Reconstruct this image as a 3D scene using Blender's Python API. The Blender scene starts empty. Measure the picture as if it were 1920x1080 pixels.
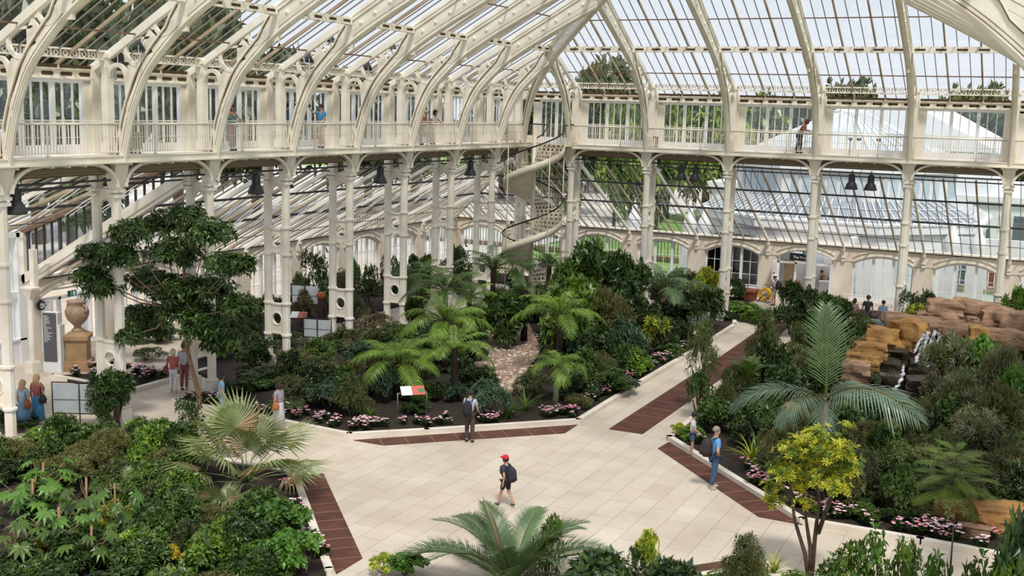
import bpy, math, random
from mathutils import Vector, Matrix
R = random.Random
PI = math.pi
scene = bpy.context.scene
COL = scene.collection

# ------------------------------------------------------------------ camera
CZ = 10.53
F = 2091.76
RX = Vector((0.8926793546, 0.0957946006, -0.4403941011))
MX = ((0.8926793546, 0.4498619615, 0.0273456652),
      (0.0957946006, -0.1301009241, -0.9868622721),
      (-0.4403941011, 0.8835711432, -0.1592327558))
cam_right = Vector(MX[0]); cam_down = Vector(MX[1]); cam_fwd = Vector(MX[2])
cd = bpy.data.cameras.new('camera'); cam = bpy.data.objects.new('camera', cd); COL.objects.link(cam)
m = Matrix.Identity(4)
for i in range(3):
    m[i][0] = cam_right[i]; m[i][1] = -cam_down[i]; m[i][2] = -cam_fwd[i]
m[2][3] = CZ
cam.matrix_world = m
cd.sensor_width = 36; cd.lens = F / 1920 * 36; cd.clip_end = 800; cd.clip_start = .1
scene.camera = cam

def ray(px, py):
    return cam_right * (px - 960) + cam_down * (py - 540) + cam_fwd * F
def at(px, py, Y):            # world point on the plane y = Y seen at a photo pixel
    r = ray(px, py); r = r * (Y / r.y); return Vector((r.x, Y, r.z + CZ))
def atx(px, py, X):
    r = ray(px, py); r = r * (X / r.x); return Vector((X, r.y, r.z + CZ))
def gnd(px, py, z=0.0):       # world point on the ground
    r = ray(px, py); r = r * ((z - CZ) / r.z); return Vector((r.x, r.y, z))

# ------------------------------------------------------------------ materials
MATS = {}
def nt_new(name):
    mt = bpy.data.materials.new(name); mt.use_nodes = True
    nt = mt.node_tree; b = nt.nodes['Principled BSDF']
    MATS[name] = mt
    return mt, nt, b
def mat(name, col, rough=.5, metal=0.0, var=0.0, scale=3.0, col2=None, bump=0.0, bscale=40.0, spec=.4, objvar=0.0, detail=4):
    mt, nt, b = nt_new(name)
    b.inputs['Roughness'].default_value = rough; b.inputs['Metallic'].default_value = metal
    b.inputs['Specular IOR Level'].default_value = spec
    b.inputs['Base Color'].default_value = (*col, 1)
    if var or col2:
        tc = nt.nodes.new('ShaderNodeTexCoord'); n = nt.nodes.new('ShaderNodeTexNoise'); r = nt.nodes.new('ShaderNodeValToRGB')
        n.inputs['Scale'].default_value = scale; n.inputs['Detail'].default_value = detail
        c2 = col2 if col2 else tuple(c * (1 - var) for c in col)
        r.color_ramp.elements[0].position = .35; r.color_ramp.elements[1].position = .65
        r.color_ramp.elements[0].color = (*c2, 1); r.color_ramp.elements[1].color = (*col, 1)
        nt.links.new(tc.outputs['Object'], n.inputs['Vector']); nt.links.new(n.outputs['Fac'], r.inputs['Fac'])
        out = r.outputs['Color']
        if objvar:
            oi = nt.nodes.new('ShaderNodeObjectInfo'); h = nt.nodes.new('ShaderNodeHueSaturation')
            mr = nt.nodes.new('ShaderNodeMapRange'); mr.inputs['To Min'].default_value = 1 - objvar; mr.inputs['To Max'].default_value = 1 + objvar
            nt.links.new(oi.outputs['Random'], mr.inputs['Value']); nt.links.new(mr.outputs['Result'], h.inputs['Value'])
            nt.links.new(out, h.inputs['Color']); out = h.outputs['Color']
        nt.links.new(out, b.inputs['Base Color'])
    if bump:
        tc = nt.nodes.new('ShaderNodeTexCoord'); n = nt.nodes.new('ShaderNodeTexNoise'); bp = nt.nodes.new('ShaderNodeBump')
        n.inputs['Scale'].default_value = bscale; bp.inputs['Strength'].default_value = bump; bp.inputs['Distance'].default_value = .05
        nt.links.new(tc.outputs['Object'], n.inputs['Vector']); nt.links.new(n.outputs['Fac'], bp.inputs['Height']); nt.links.new(bp.outputs['Normal'], b.inputs['Normal'])
    return mt
def leafmat(name, col, col2, rough=.36, trans=.3, objvar=.25, scale=2.5):
    mt = mat(name, col, rough, col2=col2, scale=scale, objvar=objvar, spec=.5)
    nt = mt.node_tree; b = nt.nodes['Principled BSDF']; o = nt.nodes['Material Output']
    src = b.inputs['Base Color'].links[0].from_socket
    t = nt.nodes.new('ShaderNodeBsdfTranslucent'); mx = nt.nodes.new('ShaderNodeMixShader'); mx.inputs[0].default_value = trans
    g = nt.nodes.new('ShaderNodeMixRGB'); g.blend_type = 'MULTIPLY'; g.inputs[0].default_value = 1; g.inputs[2].default_value = (1.3, 1.25, .55, 1)
    nt.links.new(src, g.inputs[1]); nt.links.new(g.outputs[0], t.inputs['Color'])
    nt.links.new(b.outputs[0], mx.inputs[1]); nt.links.new(t.outputs[0], mx.inputs[2]); nt.links.new(mx.outputs[0], o.inputs['Surface'])
    return mt
def glassmat(name, tint=(.93, .96, .97), gloss=.07, rough=.04, gcol=(.9, .95, 1)):
    mt, nt, b = nt_new(name); nt.nodes.remove(b)
    o = nt.nodes['Material Output']; t = nt.nodes.new('ShaderNodeBsdfTransparent'); g = nt.nodes.new('ShaderNodeBsdfGlossy'); mx = nt.nodes.new('ShaderNodeMixShader')
    t.inputs['Color'].default_value = (*tint, 1); g.inputs['Roughness'].default_value = rough; g.inputs['Color'].default_value = (*gcol, 1)
    mx.inputs[0].default_value = gloss
    nt.links.new(t.outputs[0], mx.inputs[1]); nt.links.new(g.outputs[0], mx.inputs[2]); nt.links.new(mx.outputs[0], o.inputs['Surface'])
    return mt

cream = mat('cream_iron_paint', (.86, .815, .735), .45, col2=(.77, .70, .59), scale=1.6, bump=.05, bscale=30)
creamrib = mat('cream_rib_paint', (.87, .835, .755), .42, col2=(.77, .71, .61), scale=1.3)
rafterm = mat('glazing_bar_paint', (.52, .43, .31), .5, col2=(.33, .25, .165), scale=1.1)
barm = mat('thin_bar_backlit', (.22, .19, .155), .5)  # cream bars coloured darker: their backlit look is put into the colour
whitep = mat('white_window_paint', (.80, .80, .83), .45)
darkslot = mat('dark_slot', (.075, .045, .025), .8)
rust = mat('brown_iron', (.22, .13, .085), .6, var=.4, scale=4)
stucco = mat('cream_render', (.76, .68, .575), .85, col2=(.69, .60, .50), scale=.9, bump=.1, bscale=25)
pinkst = mat('pink_render', (.66, .49, .40), .85, var=.1)
glass = glassmat('roof_glass')
wglass = glassmat('window_glass', gloss=.10)
blackp = mat('black_metal', (.015, .015, .018), .4)
darkg = mat('dark_grey_metal', (.05, .05, .055), .4)
chrome = mat('steel', (.6, .6, .62), .25, metal=1)
soil = mat('dark_soil', (.035, .024, .018), .95, col2=(.02, .014, .01), scale=3, bump=.6, bscale=12)
kerbm = mat('kerb_stone', (.74, .68, .59), .8, col2=(.64, .57, .48), scale=1.2, bump=.15, bscale=20)
stairm = mat('stair_cream', (.72, .66, .54), .5, col2=(.62, .55, .43), scale=2)

def floor_mat():
    mt, nt, b = nt_new('stone_paving')
    tc = nt.nodes.new('ShaderNodeTexCoord'); mp = nt.nodes.new('ShaderNodeMapping'); br = nt.nodes.new('ShaderNodeTexBrick')
    mp.inputs['Rotation'].default_value = (0, 0, PI / 2)
    br.inputs['Scale'].default_value = 1; br.inputs['Brick Width'].default_value = 1.25; br.inputs['Row Height'].default_value = .62
    br.inputs['Mortar Size'].default_value = .007; br.inputs['Color1'].default_value = (.60, .53, .45, 1); br.inputs['Color2'].default_value = (.53, .455, .38, 1)
    br.inputs['Mortar'].default_value = (.30, .24, .19, 1); br.inputs['Bias'].default_value = -.2
    n = nt.nodes.new('ShaderNodeTexNoise'); n.inputs['Scale'].default_value = .7; n.inputs['Detail'].default_value = 6
    mx = nt.nodes.new('ShaderNodeMixRGB'); mx.blend_type = 'MULTIPLY'; mx.inputs[0].default_value = 1
    rp = nt.nodes.new('ShaderNodeValToRGB'); rp.color_ramp.elements[0].color = (.86, .83, .78, 1); rp.color_ramp.elements[1].color = (1.05, 1.04, 1.02, 1)
    rp.color_ramp.elements[0].position = .3; rp.color_ramp.elements[1].position = .7
    nt.links.new(tc.outputs['Object'], mp.inputs[0]); nt.links.new(mp.outputs[0], br.inputs['Vector']); nt.links.new(tc.outputs['Object'], n.inputs['Vector'])
    nt.links.new(n.outputs['Fac'], rp.inputs[0]); nt.links.new(br.outputs['Color'], mx.inputs[1]); nt.links.new(rp.outputs[0], mx.inputs[2])
    nt.links.new(mx.outputs[0], b.inputs['Base Color']); b.inputs['Roughness'].default_value = .75
    return mt
paving = floor_mat()

# ------------------------------------------------------------------ mesh builder
class MB:
    def __init__(s): s.v = []; s.f = []; s.m = []; s.sm = []
    def add(s, vs, fs, m=0, smooth=False):
        b = len(s.v); s.v.extend([tuple(v) for v in vs])
        for f in fs: s.f.append(tuple(b + i for i in f)); s.m.append(m); s.sm.append(smooth)
        return s
    def box(s, c, d, m=0, rz=0.0):
        x, y, z = d[0] / 2, d[1] / 2, d[2] / 2; cs, sn = math.cos(rz), math.sin(rz)
        vs = []
        for k in (-z, z):
            for (i, j) in ((-x, -y), (x, -y), (x, y), (-x, y)):
                vs.append((c[0] + i * cs - j * sn, c[1] + i * sn + j * cs, c[2] + k))
        return s.add(vs, [(0, 3, 2, 1), (4, 5, 6, 7), (0, 1, 5, 4), (1, 2, 6, 5), (2, 3, 7, 6), (3, 0, 4, 7)], m)
    def bar(s, p, q, w, h, m=0, up=(0, 0, 1)):
        p = Vector(p); q = Vector(q); d = (q - p)
        if d.length < 1e-6: return s
        d.normalize(); sd = d.cross(Vector(up))
        if sd.length < 1e-4: sd = d.cross(Vector((1, 0, 0)))
        sd.normalize(); u = sd.cross(d); vs = []
        for e in (p, q):
            for (i, j) in ((-1, -1), (1, -1), (1, 1), (-1, 1)): vs.append(e + sd * (i * w / 2) + u * (j * h / 2))
        return s.add(vs, [(0, 3, 2, 1), (4, 5, 6, 7), (0, 1, 5, 4), (1, 2, 6, 5), (2, 3, 7, 6), (3, 0, 4, 7)], m)
    def tube(s, pts, r, n=8, m=0, cap=True, smooth=True):
        pts = [Vector(p) for p in pts]; rr = r if isinstance(r, (list, tuple)) else [r] * len(pts); vs = []; ref = None
        for i, p in enumerate(pts):
            d = (pts[min(i + 1, len(pts) - 1)] - pts[max(i - 1, 0)])
            if d.length < 1e-9: d = Vector((0, 0, 1))
            d.normalize()
            if ref is None: ref = Vector((1, 0, 0)) if abs(d.x) < .9 else Vector((0, 1, 0))
            a = d.cross(ref)
            if a.length < 1e-4: a = d.cross(Vector((0, 1, 0.3)))
            a.normalize(); b2 = d.cross(a); ref = b2.cross(d) if False else ref
            for k in range(n):
                t = 2 * PI * k / n; vs.append(p + (a * math.cos(t) + b2 * math.sin(t)) * rr[i])
        fs = []
        for i in range(len(pts) - 1):
            for k in range(n): fs.append((i * n + k, i * n + (k + 1) % n, (i + 1) * n + (k + 1) % n, (i + 1) * n + k))
        if cap: fs.append(tuple(range(n - 1, -1, -1))); fs.append(tuple((len(pts) - 1) * n + k for k in range(n)))
        return s.add(vs, fs, m, smooth)
    def lathe(s, prof, c=(0, 0, 0), n=16, m=0, smooth=True, a0=0.0):
        vs = []
        for (r, z) in prof:
            for k in range(n):
                t = a0 + 2 * PI * k / n; vs.append((c[0] + r * math.cos(t), c[1] + r * math.sin(t), c[2] + z))
        fs = [(i * n + k, i * n + (k + 1) % n, (i + 1) * n + (k + 1) % n, (i + 1) * n + k) for i in range(len(prof) - 1) for k in range(n)]
        fs.append(tuple(range(n - 1, -1, -1))); fs.append(tuple((len(prof) - 1) * n + k for k in range(n)))
        return s.add(vs, fs, m, smooth)
    def prism(s, poly, z0, z1, m=0):
        n = len(poly); vs = [(p[0], p[1], z0) for p in poly] + [(p[0], p[1], z1) for p in poly]
        fs = [tuple(range(n - 1, -1, -1)), tuple(range(n, 2 * n))] + [(i, (i + 1) % n, n + (i + 1) % n, n + i) for i in range(n)]
        return s.add(vs, fs, m)
    def plate(s, loop, t, axis='x', c=0.0, m=0):      # a polygon in the yz plane thickened along x (or xz plane thickened along y)
        n = len(loop); vs = []
        for e in (-t / 2, t / 2):
            for (a, b2) in loop: vs.append((c + e, a, b2) if axis == 'x' else (a, c + e, b2))
        fs = [tuple(range(n - 1, -1, -1)), tuple(range(n, 2 * n))] + [(i, (i + 1) % n, n + (i + 1) % n, n + i) for i in range(n)]
        return s.add(vs, fs, m)
    def ringyz(s, cy, cz, r, w, t, a0=0.0, a1=2 * PI, n=20, c=0.0, m=0, axis='x'):   # flat ring / arc: inner r-w/2, outer r+w/2
        vs = []
        for i in range(n + 1):
            a = a0 + (a1 - a0) * i / n
            for rad in (r - w / 2, r + w / 2):
                for e in (-t / 2, t / 2):
                    y, z = cy + rad * math.cos(a), cz + rad * math.sin(a)
                    vs.append((c + e, y, z) if axis == 'x' else (y, c + e, z))
        fs = []
        for i in range(n):
            b0 = i * 4; b1 = b0 + 4
            fs += [(b0, b1, b1 + 1, b0 + 1), (b0 + 2, b0 + 3, b1 + 3, b1 + 2), (b0, b0 + 2, b1 + 2, b1), (b0 + 1, b1 + 1, b1 + 3, b0 + 3)]
        return s.add(vs, fs, m)
    def ringplate(s, cy, cz, hw, hh, r, t, c=0.0, m=0, n=24):   # rectangle with a round hole, in yz
        vs = []
        for e in (-t / 2, t / 2):
            for i in range(n):
                a = 2 * PI * i / n + PI / 4; ca, sa = math.cos(a), math.sin(a)
                k = min(hw / max(abs(ca), 1e-6), hh / max(abs(sa), 1e-6))
                vs.append((c + e, cy + r * ca, cz + r * sa)); vs.append((c + e, cy + k * ca, cz + k * sa))
        fs = []; N = 2 * n
        for i in range(n):
            j = (i + 1) % n
            fs += [(2 * i, 2 * j, 2 * j + 1, 2 * i + 1), (N + 2 * i, N + 2 * i + 1, N + 2 * j + 1, N + 2 * j), (2 * i, N + 2 * i, N + 2 * j, 2 * j), (2 * i + 1, 2 * j + 1, N + 2 * j + 1, N + 2 * i + 1)]
        return s.add(vs, fs, m)
    def mesh(s, name, mats):
        me = bpy.data.meshes.new(name); me.from_pydata(s.v, [], s.f)
        for mt in (mats if isinstance(mats, (list, tuple)) else [mats]): me.materials.append(mt)
        me.polygons.foreach_set('material_index', s.m); me.polygons.foreach_set('use_smooth', s.sm)
        me.update(); return me
    def build(s, name, mats, parent=None): return link(name, s.mesh(name, mats), parent)

def link(name, me, parent=None, loc=None, rz=None, scale=None):
    o = bpy.data.objects.new(name, me); COL.objects.link(o)
    if parent is not None: o.parent = parent
    if loc is not None: o.location = loc
    if rz is not None: o.rotation_euler = (0, 0, rz)
    if scale is not None: o.scale = scale if isinstance(scale, (tuple, list, Vector)) else (scale,) * 3
    return o
def tag(o, label=None, cat=None, group=None, kind=None):
    if label: o['label'] = label
    if cat: o['category'] = cat
    if group: o['group'] = group
    if kind: o['kind'] = kind
    return o
def thing(name, label, cat, loc=(0, 0, 0), rz=0.0, group=None, kind=None, scale=None):
    o = link(name, None, None, loc, rz, scale); return tag(o, label, cat, group, kind)
def parts(root, lst):
    for (n, me) in lst: link(n, me, root)
    return root
def octo(r): return [(r * 1.0824 * math.cos(PI / 8 + i * PI / 4), r * 1.0824 * math.sin(PI / 8 + i * PI / 4)) for i in range(8)]
ORD = ['zeroth', 'first', 'second', 'third', 'fourth', 'fifth', 'sixth', 'seventh', 'eighth', 'ninth', 'tenth', 'eleventh', 'twelfth']

# ------------------------------------------------------------------ world, sun
scene.view_settings.view_transform = 'Standard'; scene.view_settings.look = 'None'; scene.view_settings.gamma = 1
scene.view_settings.use_curve_mapping = False; scene.view_settings.exposure = 0.08
w = bpy.data.worlds.new('sky'); scene.world = w; w.use_nodes = True
nt = w.node_tree; bg = nt.nodes['Background']
tc = nt.nodes.new('ShaderNodeTexCoord'); sp = nt.nodes.new('ShaderNodeSeparateXYZ'); rp = nt.nodes.new('ShaderNodeValToRGB')
nt.links.new(tc.outputs['Generated'], sp.inputs[0]); nt.links.new(sp.outputs['Z'], rp.inputs[0]); nt.links.new(rp.outputs[0], bg.inputs['Color'])
rp.color_ramp.elements[0].position = 0; rp.color_ramp.elements[0].color = (.86, .88, .93, 1)
rp.color_ramp.elements[1].position = .9; rp.color_ramp.elements[1].color = (.95, .98, 1.05, 1)
e = rp.color_ramp.elements.new(.12); e.color = (.80, .85, .94, 1)
bg.inputs['Strength'].default_value = 1.0
sd = bpy.data.lights.new('sun', 'SUN'); sun = bpy.data.objects.new('sun', sd); COL.objects.link(sun)
sd.energy = 3.4; sd.angle = math.radians(9); sd.color = (1, .93, .82)
SUNDIR = Vector((.30, -.42, .86)).normalized()
sun.rotation_euler = SUNDIR.to_track_quat('Z', 'Y').to_euler()
sun.location = (0, 0, 40)
cy = scene.cycles
cy.max_bounces = 7; cy.diffuse_bounces = 4; cy.glossy_bounces = 2; cy.transmission_bounces = 2; cy.transparent_max_bounces = 14
cy.caustics_reflective = False; cy.caustics_refractive = False
# ================================================================== architecture
BAY = 4.3
XA, YB, XD = -26.88, 54.78, 0.45
AY = {k: (k + .08) * BAY for k in range(3, 13)}                    # column positions along the long gallery
BX = [-2.62 - j * BAY for j in range(6)]                           # along the end gallery
RZA, RZB, RZD = -PI / 2, PI, PI / 2
EY, EZ, SL = -1.27, 11.48, .57                                     # eave (local y, z) and roof slope
YEB, XEA, XED = YB + 1.27, XA - 1.27, XD + 1.27
TM = 14.6
LS, LD, LZ0 = .536, 8.4, 7.83                                      # lean-to slope, depth, top
WY = -9.72

INN = [(0, 8.53), (.15, 9.13), (.32, 9.72), (.6, 10.43), (1.05, 11.23), (1.7, 11.93), (2.75, 12.80), (3.9, 13.50), (5.2, 14.20), (6.5, 14.87), (7.7, 15.48), (9.2, 16.3), (11, 17.28), (13.4, 18.6)]
def catmull(P, n=4):
    out = []
    for i in range(len(P) - 1):
        p0 = Vector(P[max(i - 1, 0)]); p1 = Vector(P[i]); p2 = Vector(P[i + 1]); p3 = Vector(P[min(i + 2, len(P) - 1)])
        for k in range(n):
            t = k / n
            out.append(.5 * ((2 * p1) + (-p0 + p2) * t + (2 * p0 - 5 * p1 + 4 * p2 - p3) * t * t + (-p0 + 3 * p1 - 3 * p2 + p3) * t ** 3))
    out.append(Vector(P[-1])); return out
def roofz(d): return EZ + SL * (d - EY)

groovebrown = mat('brown_groove', (.34, .235, .15), .8, col2=(.20, .125, .075), scale=2)  # brown strips along the flange and web edges of the ribs
def rib_parts(dmax, low=True):
    C = [p for p in catmull(INN) if p.x <= dmax]
    N = []
    for i, p in enumerate(C):
        d = C[min(i + 1, len(C) - 1)] - C[max(i - 1, 0)]; d.normalize(); N.append(Vector((-d.y, d.x)))
    W = []
    for p, n in zip(C, N):
        full = max(.3, (roofz(p.x) - .14 - p.y) / max(n.y - n.x * SL, .3))
        if p.x < 2.2: wv = .25 + .05 * p.x
        elif p.x < 3.0: wv = .36 + (full - .36) * (p.x - 2.2) / .8
        else: wv = full
        W.append(min(wv, full))
    def strip(mb, o0, o1, t):
        vs = []
        for i, (p, n) in enumerate(zip(C, N)):
            for o in (o0, o1):
                oo = W[i] if o == 'w' else (W[i] + .05 if o == 'w+' else (W[i] - .03 if o == 'w-' else o))
                q = p + n * oo
                for e2 in (-t / 2, t / 2): vs.append((e2, q.x, q.y))
        fs = [(0, 1, 3, 2)]
        for i in range(len(C) - 1):
            a = 4 * i; b2 = a + 4
            fs += [(a, b2, b2 + 1, a + 1), (a + 2, a + 3, b2 + 3, b2 + 2), (a, a + 2, b2 + 2, b2), (a + 1, b2 + 1, b2 + 3, a + 3)]
        k = 4 * (len(C) - 1); fs.append((k, k + 2, k + 3, k + 1)); mb.add(vs, fs)
    fl = MB(); strip(fl, -.04, 0.0, .25); strip(fl, -.08, -.04, .17); strip(fl, -.12, -.08, .08)
    gv = MB(); strip(gv, .0, .028, .11); strip(gv, .10, .118, .085); strip(gv, 'w-', 'w', .11)
    web = MB(); strip(web, 0, 'w', .07); strip(web, 'w', 'w+', .22)
    for i in range(0, len(C), 2):                                  # bosses along the web
        p, n = C[i], N[i]
        if p.x > 2.9:
            q = p + n * (W[i] * .5)
            for sx in (-1, 1):
                vs = [(sx * .035, q.x + .085 * math.cos(a * PI / 4), q.y + .085 * math.sin(a * PI / 4)) for a in range(8)] + [(sx * .075, q.x + .05 * math.cos(a * PI / 4), q.y + .05 * math.sin(a * PI / 4)) for a in range(8)]
                web.add(vs, [(a, (a + 1) % 8, 8 + (a + 1) % 8, 8 + a) for a in range(8)] + [tuple(range(8, 16))])
    L = [('inner_flange', fl.mesh('inner_flange', creamrib)), ('web', web.mesh('web', creamrib)), ('groove_line', gv.mesh('groove_line', groovebrown))]
    rf = MB(); e2 = min(dmax + .25, 13.2); rf.bar((0, EY, roofz(EY) - .13), (0, e2, roofz(e2) - .13), .17, .24, up=(0, 0, 1))
    L.append(('rafter', rf.mesh('rafter', creamrib)))
    if low:
        sp = MB()
        sp.ringyz(.70, 11.98, .44, .12, .10, a0=PI * .45, a1=PI * 2.05, n=18); sp.ringyz(1.83, 12.80, .36, .11, .10, a0=PI * .7, a1=PI * 2.1, n=16)
        sp.ringyz(1.15, 12.55, .26, .09, .08, a0=PI * .05, a1=PI * .95, n=10)
        sp.bar((0, 1.27, 12.35), (0, 1.5, 11.85), .08, .16); sp.bar((0, 1.27, 12.35), (0, .35, 12.3), .07, .08)
        sp.plate([(1.0, 11.75), (1.45, 11.95), (1.5, 12.35), (1.25, 12.6), (1.02, 12.3)], .07)
        sp.plate([(.28, 10.5), (.42, 10.6), (.78, 11.3), (.62, 11.58), (.36, 11.5), (.18, 11.2)], .07)
        sp.ringyz(-.13, 11.16, .36, .13, .1, a0=0, a1=PI, n=14); sp.bar((0, .23, 11.16), (0, .3, 9.9), .1, .1)
        L.append(('ring_ornament', sp.mesh('ring_ornament', cream)))
        po = MB(); po.box((0, -.58, 10.3), (.28, .26, 3.2)); po.box((0, -.58, 11.8), (.36, .34, .12)); po.box((0, -.58, 8.95), (.34, .32, .3)); po.box((0, -.58, 9.7), (.3, .3, .08))
        L.append(('gallery_post', po.mesh('gallery_post', cream)))
        wp = MB(); wp.box((0, -1.15, 10.1), (.30, .2, 2.8)); wp.ringyz(-.9, 11.3, .27, .10, .1, a0=0, a1=PI, n=12); wp.bar((0, -1.1, 11.45), (0, -.62, 11.85), .08, .08)
        L.append(('wall_arch', wp.mesh('wall_arch', cream)))
        pp = MB()
        if dmax > 2.9: pp.box((0, 2.62, 13.1), (.12, .34, 1.15)); L.append(('hanger_post', pp.mesh('hanger_post', cream)))
    return L
RIBS = {}
def rib(dmax, loc, rz, label, group, low=True, sc=None):
    key = (round(dmax, 1), low)
    if key not in RIBS: RIBS[key] = rib_parts(dmax, low)
    t = thing('roof_rib', label, 'roof rib', loc, rz, group); parts(t, RIBS[key])
    if sc: t.scale = sc
    return t

# ---- ribs
for k in range(4, 13):
    dm = min(12.9, YEB - AY[k] - 1.27)
    n = 13 - k
    rib(dm, (XA, AY[k], 0), RZA, 'cream curved roof rib with ring ornaments, %s from the spiral staircase along the long gallery' % ORD[n], 'curved ribs over the long gallery')
for j in range(6):
    dm = min(12.9, BX[j] - XEA - 1.27, XED - BX[j] - 1.27 if j == 0 else 13)
    rib(dm, (BX[j], YB, 0), RZB, 'cream curved roof rib with ring ornaments, %s from the spiral staircase along the end gallery' % ORD[6 - j], 'curved ribs over the end gallery')
rib(8.9, (XA, YB, 0), -PI * .75, 'cream hip rib rising from the corner above the spiral staircase', 'hip rib', low=False, sc=(1, 1.4142, 1))
for k in range(6, 13):
    Yk = (k + .08) * BAY
    rib(min(12.9, YEB - Yk - 1.27), (XD, Yk, 0), RZD, 'cream arched rib, one of a close stack sweeping across the top corner of the view', 'stacked ribs of the opposite roof', low=False)

# ---- upper roof glazing
def roof_bay(name, loc, rz, x0, x1, tmax, kind='ceiling'):
    n = max(2, round((x1 - x0) / (BAY / 9))); xs = [x0 + (x1 - x0) * i / n for i in range(n + 1)]
    gl, br, mr, pu = MB(), MB(), MB(), MB()
    P = lambda x, t, dz=0: (x, EY + t, EZ + SL * t + dz)
    for i in range(n):
        a, b2 = xs[i], xs[i + 1]; ta, tb = max(tmax(a), 0.02), max(tmax(b2), 0.02)
        if max(ta, tb) < .1: continue
        gl.add([P(a, -.12, .02), P(b2, -.12, .02), P(b2, tb, .02), P(a, ta, .02)], [(0, 1, 2, 3)])
    for i in range(1, n):
        t1 = tmax(xs[i])
        if t1 < .2: continue
        if i % 3 == 0: mr.bar(P(xs[i], -.1, -.06), P(xs[i], t1, -.06), .07, .11); 
        else: br.bar(P(xs[i], -.1, -.01), P(xs[i], t1, -.01), .03, .045)
    for t in [2, 4, 6, 8, 10, 12]:
        xx = [x0 + (x1 - x0) * i / 24 for i in range(25)]; ok = [x for x in xx if tmax(x) >= t]
        if len(ok) < 2: continue
        a, b2 = ok[0], ok[-1]
        if t % 4 == 2: pu.bar(P(a, t, -.17), P(b2, t, -.17), .05, .05, 1)
        else:
            z = EZ + SL * t - .26
            pu.box(((a + b2) / 2, EY + t, z), (b2 - a, .12, .26))
            m2 = max(1, int((b2 - a) / .72))
            for q in range(m2):
                x = a + (b2 - a) * (q + .5) / m2
                pu.box((x, EY + t + .06, z), (.44, .012, .09), 2); pu.box((x, EY + t, z - .13), (.4, .07, .012), 2)
    rt = thing(name, None, None, loc, rz, kind='structure')
    if gl.v: gl.build('glass', glass, rt)
    if br.v: br.build('thin_bar_grid', barm, rt)
    if mr.v: mr.build('main_bar_grid', rafterm, rt)
    if pu.v: pu.build('purlin', [cream, rust, darkslot], rt)
for k in range(4, 12):
    yc = (AY[k] + AY[k + 1]) / 2; roof_bay('ceiling_left', (XA, yc, 0), RZA, -BAY / 2, BAY / 2, lambda x, yc=yc: min(TM, YEB - yc + x))
yc = (AY[12] + YEB) / 2; hw = (YEB - AY[12]) / 2
roof_bay('ceiling_left', (XA, yc, 0), RZA, -hw, hw, lambda x: min(TM, YEB - yc + x))
for j in range(5):
    xc = (BX[j] + BX[j + 1]) / 2; roof_bay('ceiling_end', (xc, YB, 0), RZB, -BAY / 2, BAY / 2, lambda x, xc=xc: min(TM, xc - x - XEA, XED - xc + x))
xc = (BX[5] + XEA) / 2; hw = (BX[5] - XEA) / 2
roof_bay('ceiling_end', (xc, YB, 0), RZB, -hw, hw, lambda x: min(TM, xc - x - XEA))
xc2 = (BX[0] + XED) / 2; hw2 = (XED - BX[0]) / 2
roof_bay('ceiling_end', (xc2, YB, 0), RZB, -hw2, hw2, lambda x: min(TM, XED - xc2 + x))
for k in range(2, 12):
    y2 = (k + .58) * BAY; roof_bay('ceiling_right', (XD, y2, 0), RZD, -BAY / 2, BAY / 2, lambda x, y2=y2: min(TM, YEB - y2 - x))

# ---- clerestory windows, frieze, lattice beam, gallery deck: one bay, shared meshes
WIN = {}
def win_parts(wd):
    if wd in WIN: return WIN[wd]
    f, g, d = MB(), MB(), MB(); h = wd / 2
    z0, z1 = 9.02, 10.93
    for s in (-1, 1): f.box((s * (h - .2), EY, 9.85), (.4, .16, 2.3), 1)
    f.box((0, EY, 8.87), (wd, .14, .3), 0); f.box((0, EY, 10.99), (wd, .16, .14), 0)
    a, b2 = -h + .4, h - .4; nw = max(1, round((b2 - a) / 1.17)); ww = (b2 - a) / nw
    for i in range(nw + 1): f.box((a + ww * i, EY, (z0 + z1) / 2), (.15, .12, z1 - z0))
    for i in range(nw):
        for q in (1, 2): f.box((a + ww * i + ww * q / 3, EY, (z0 + z1) / 2), (.04, .07, z1 - z0))
        f.box((a + ww * (i + .5), EY, 9.72), (ww, .03, .012))
        g.add([(a + ww * i, EY, z0), (a + ww * (i + 1), EY, z0), (a + ww * (i + 1), EY, z1), (a + ww * i, EY, z1)], [(0, 1, 2, 3)])
    d.box((0, EY, 11.2), (wd, .2, .30)); d.box((0, EY + .02, 11.06), (wd, .26, .04)); d.box((0, EY + .02, 11.35), (wd, .26, .05)); d.box((0, EY + .04, 11.43), (wd, .24, .1), 1)
    n = max(2, round(wd / .72))
    for i in range(n):
        x = -h + wd * (i + .5) / n; d.box((x, EY + .1, 11.2), (.34, .02, .115), 1)
        for s in (-1, 1): d.plate([(x + s * .17 + .058 * math.cos(t * PI / 4), 11.2 + .058 * math.sin(t * PI / 4)) for t in range(8)], .02, 'y', EY + .1, 1)
    for q in range(1, 3): d.box((-h + wd * q / 3, EY + .1, 11.42), (.05, .2, .14))
    lt = MB(); lt.box((0, -.58, 11.93), (wd, .16, .06)); lt.box((0, -.58, 11.68), (wd, .16, .06))
    for i in range(n * 2):
        x = -h + wd * (i + .5) / (n * 2); lt.box((x - wd / n / 4, -.58, 11.8), (.05, .05, .22)); lt.ringyz(x, 11.8, .075, .03, .05, c=-.58, n=10, axis='y')
    WIN[wd] = [('window_frame', f.mesh('window_frame', [whitep, cream])), ('pane', g.mesh('pane', wglass))], [('frieze', d.mesh('frieze', [cream, darkslot])), ('lattice_beam', lt.mesh('lattice_beam', cream))]
    return WIN[wd]
DECK = {}
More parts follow.
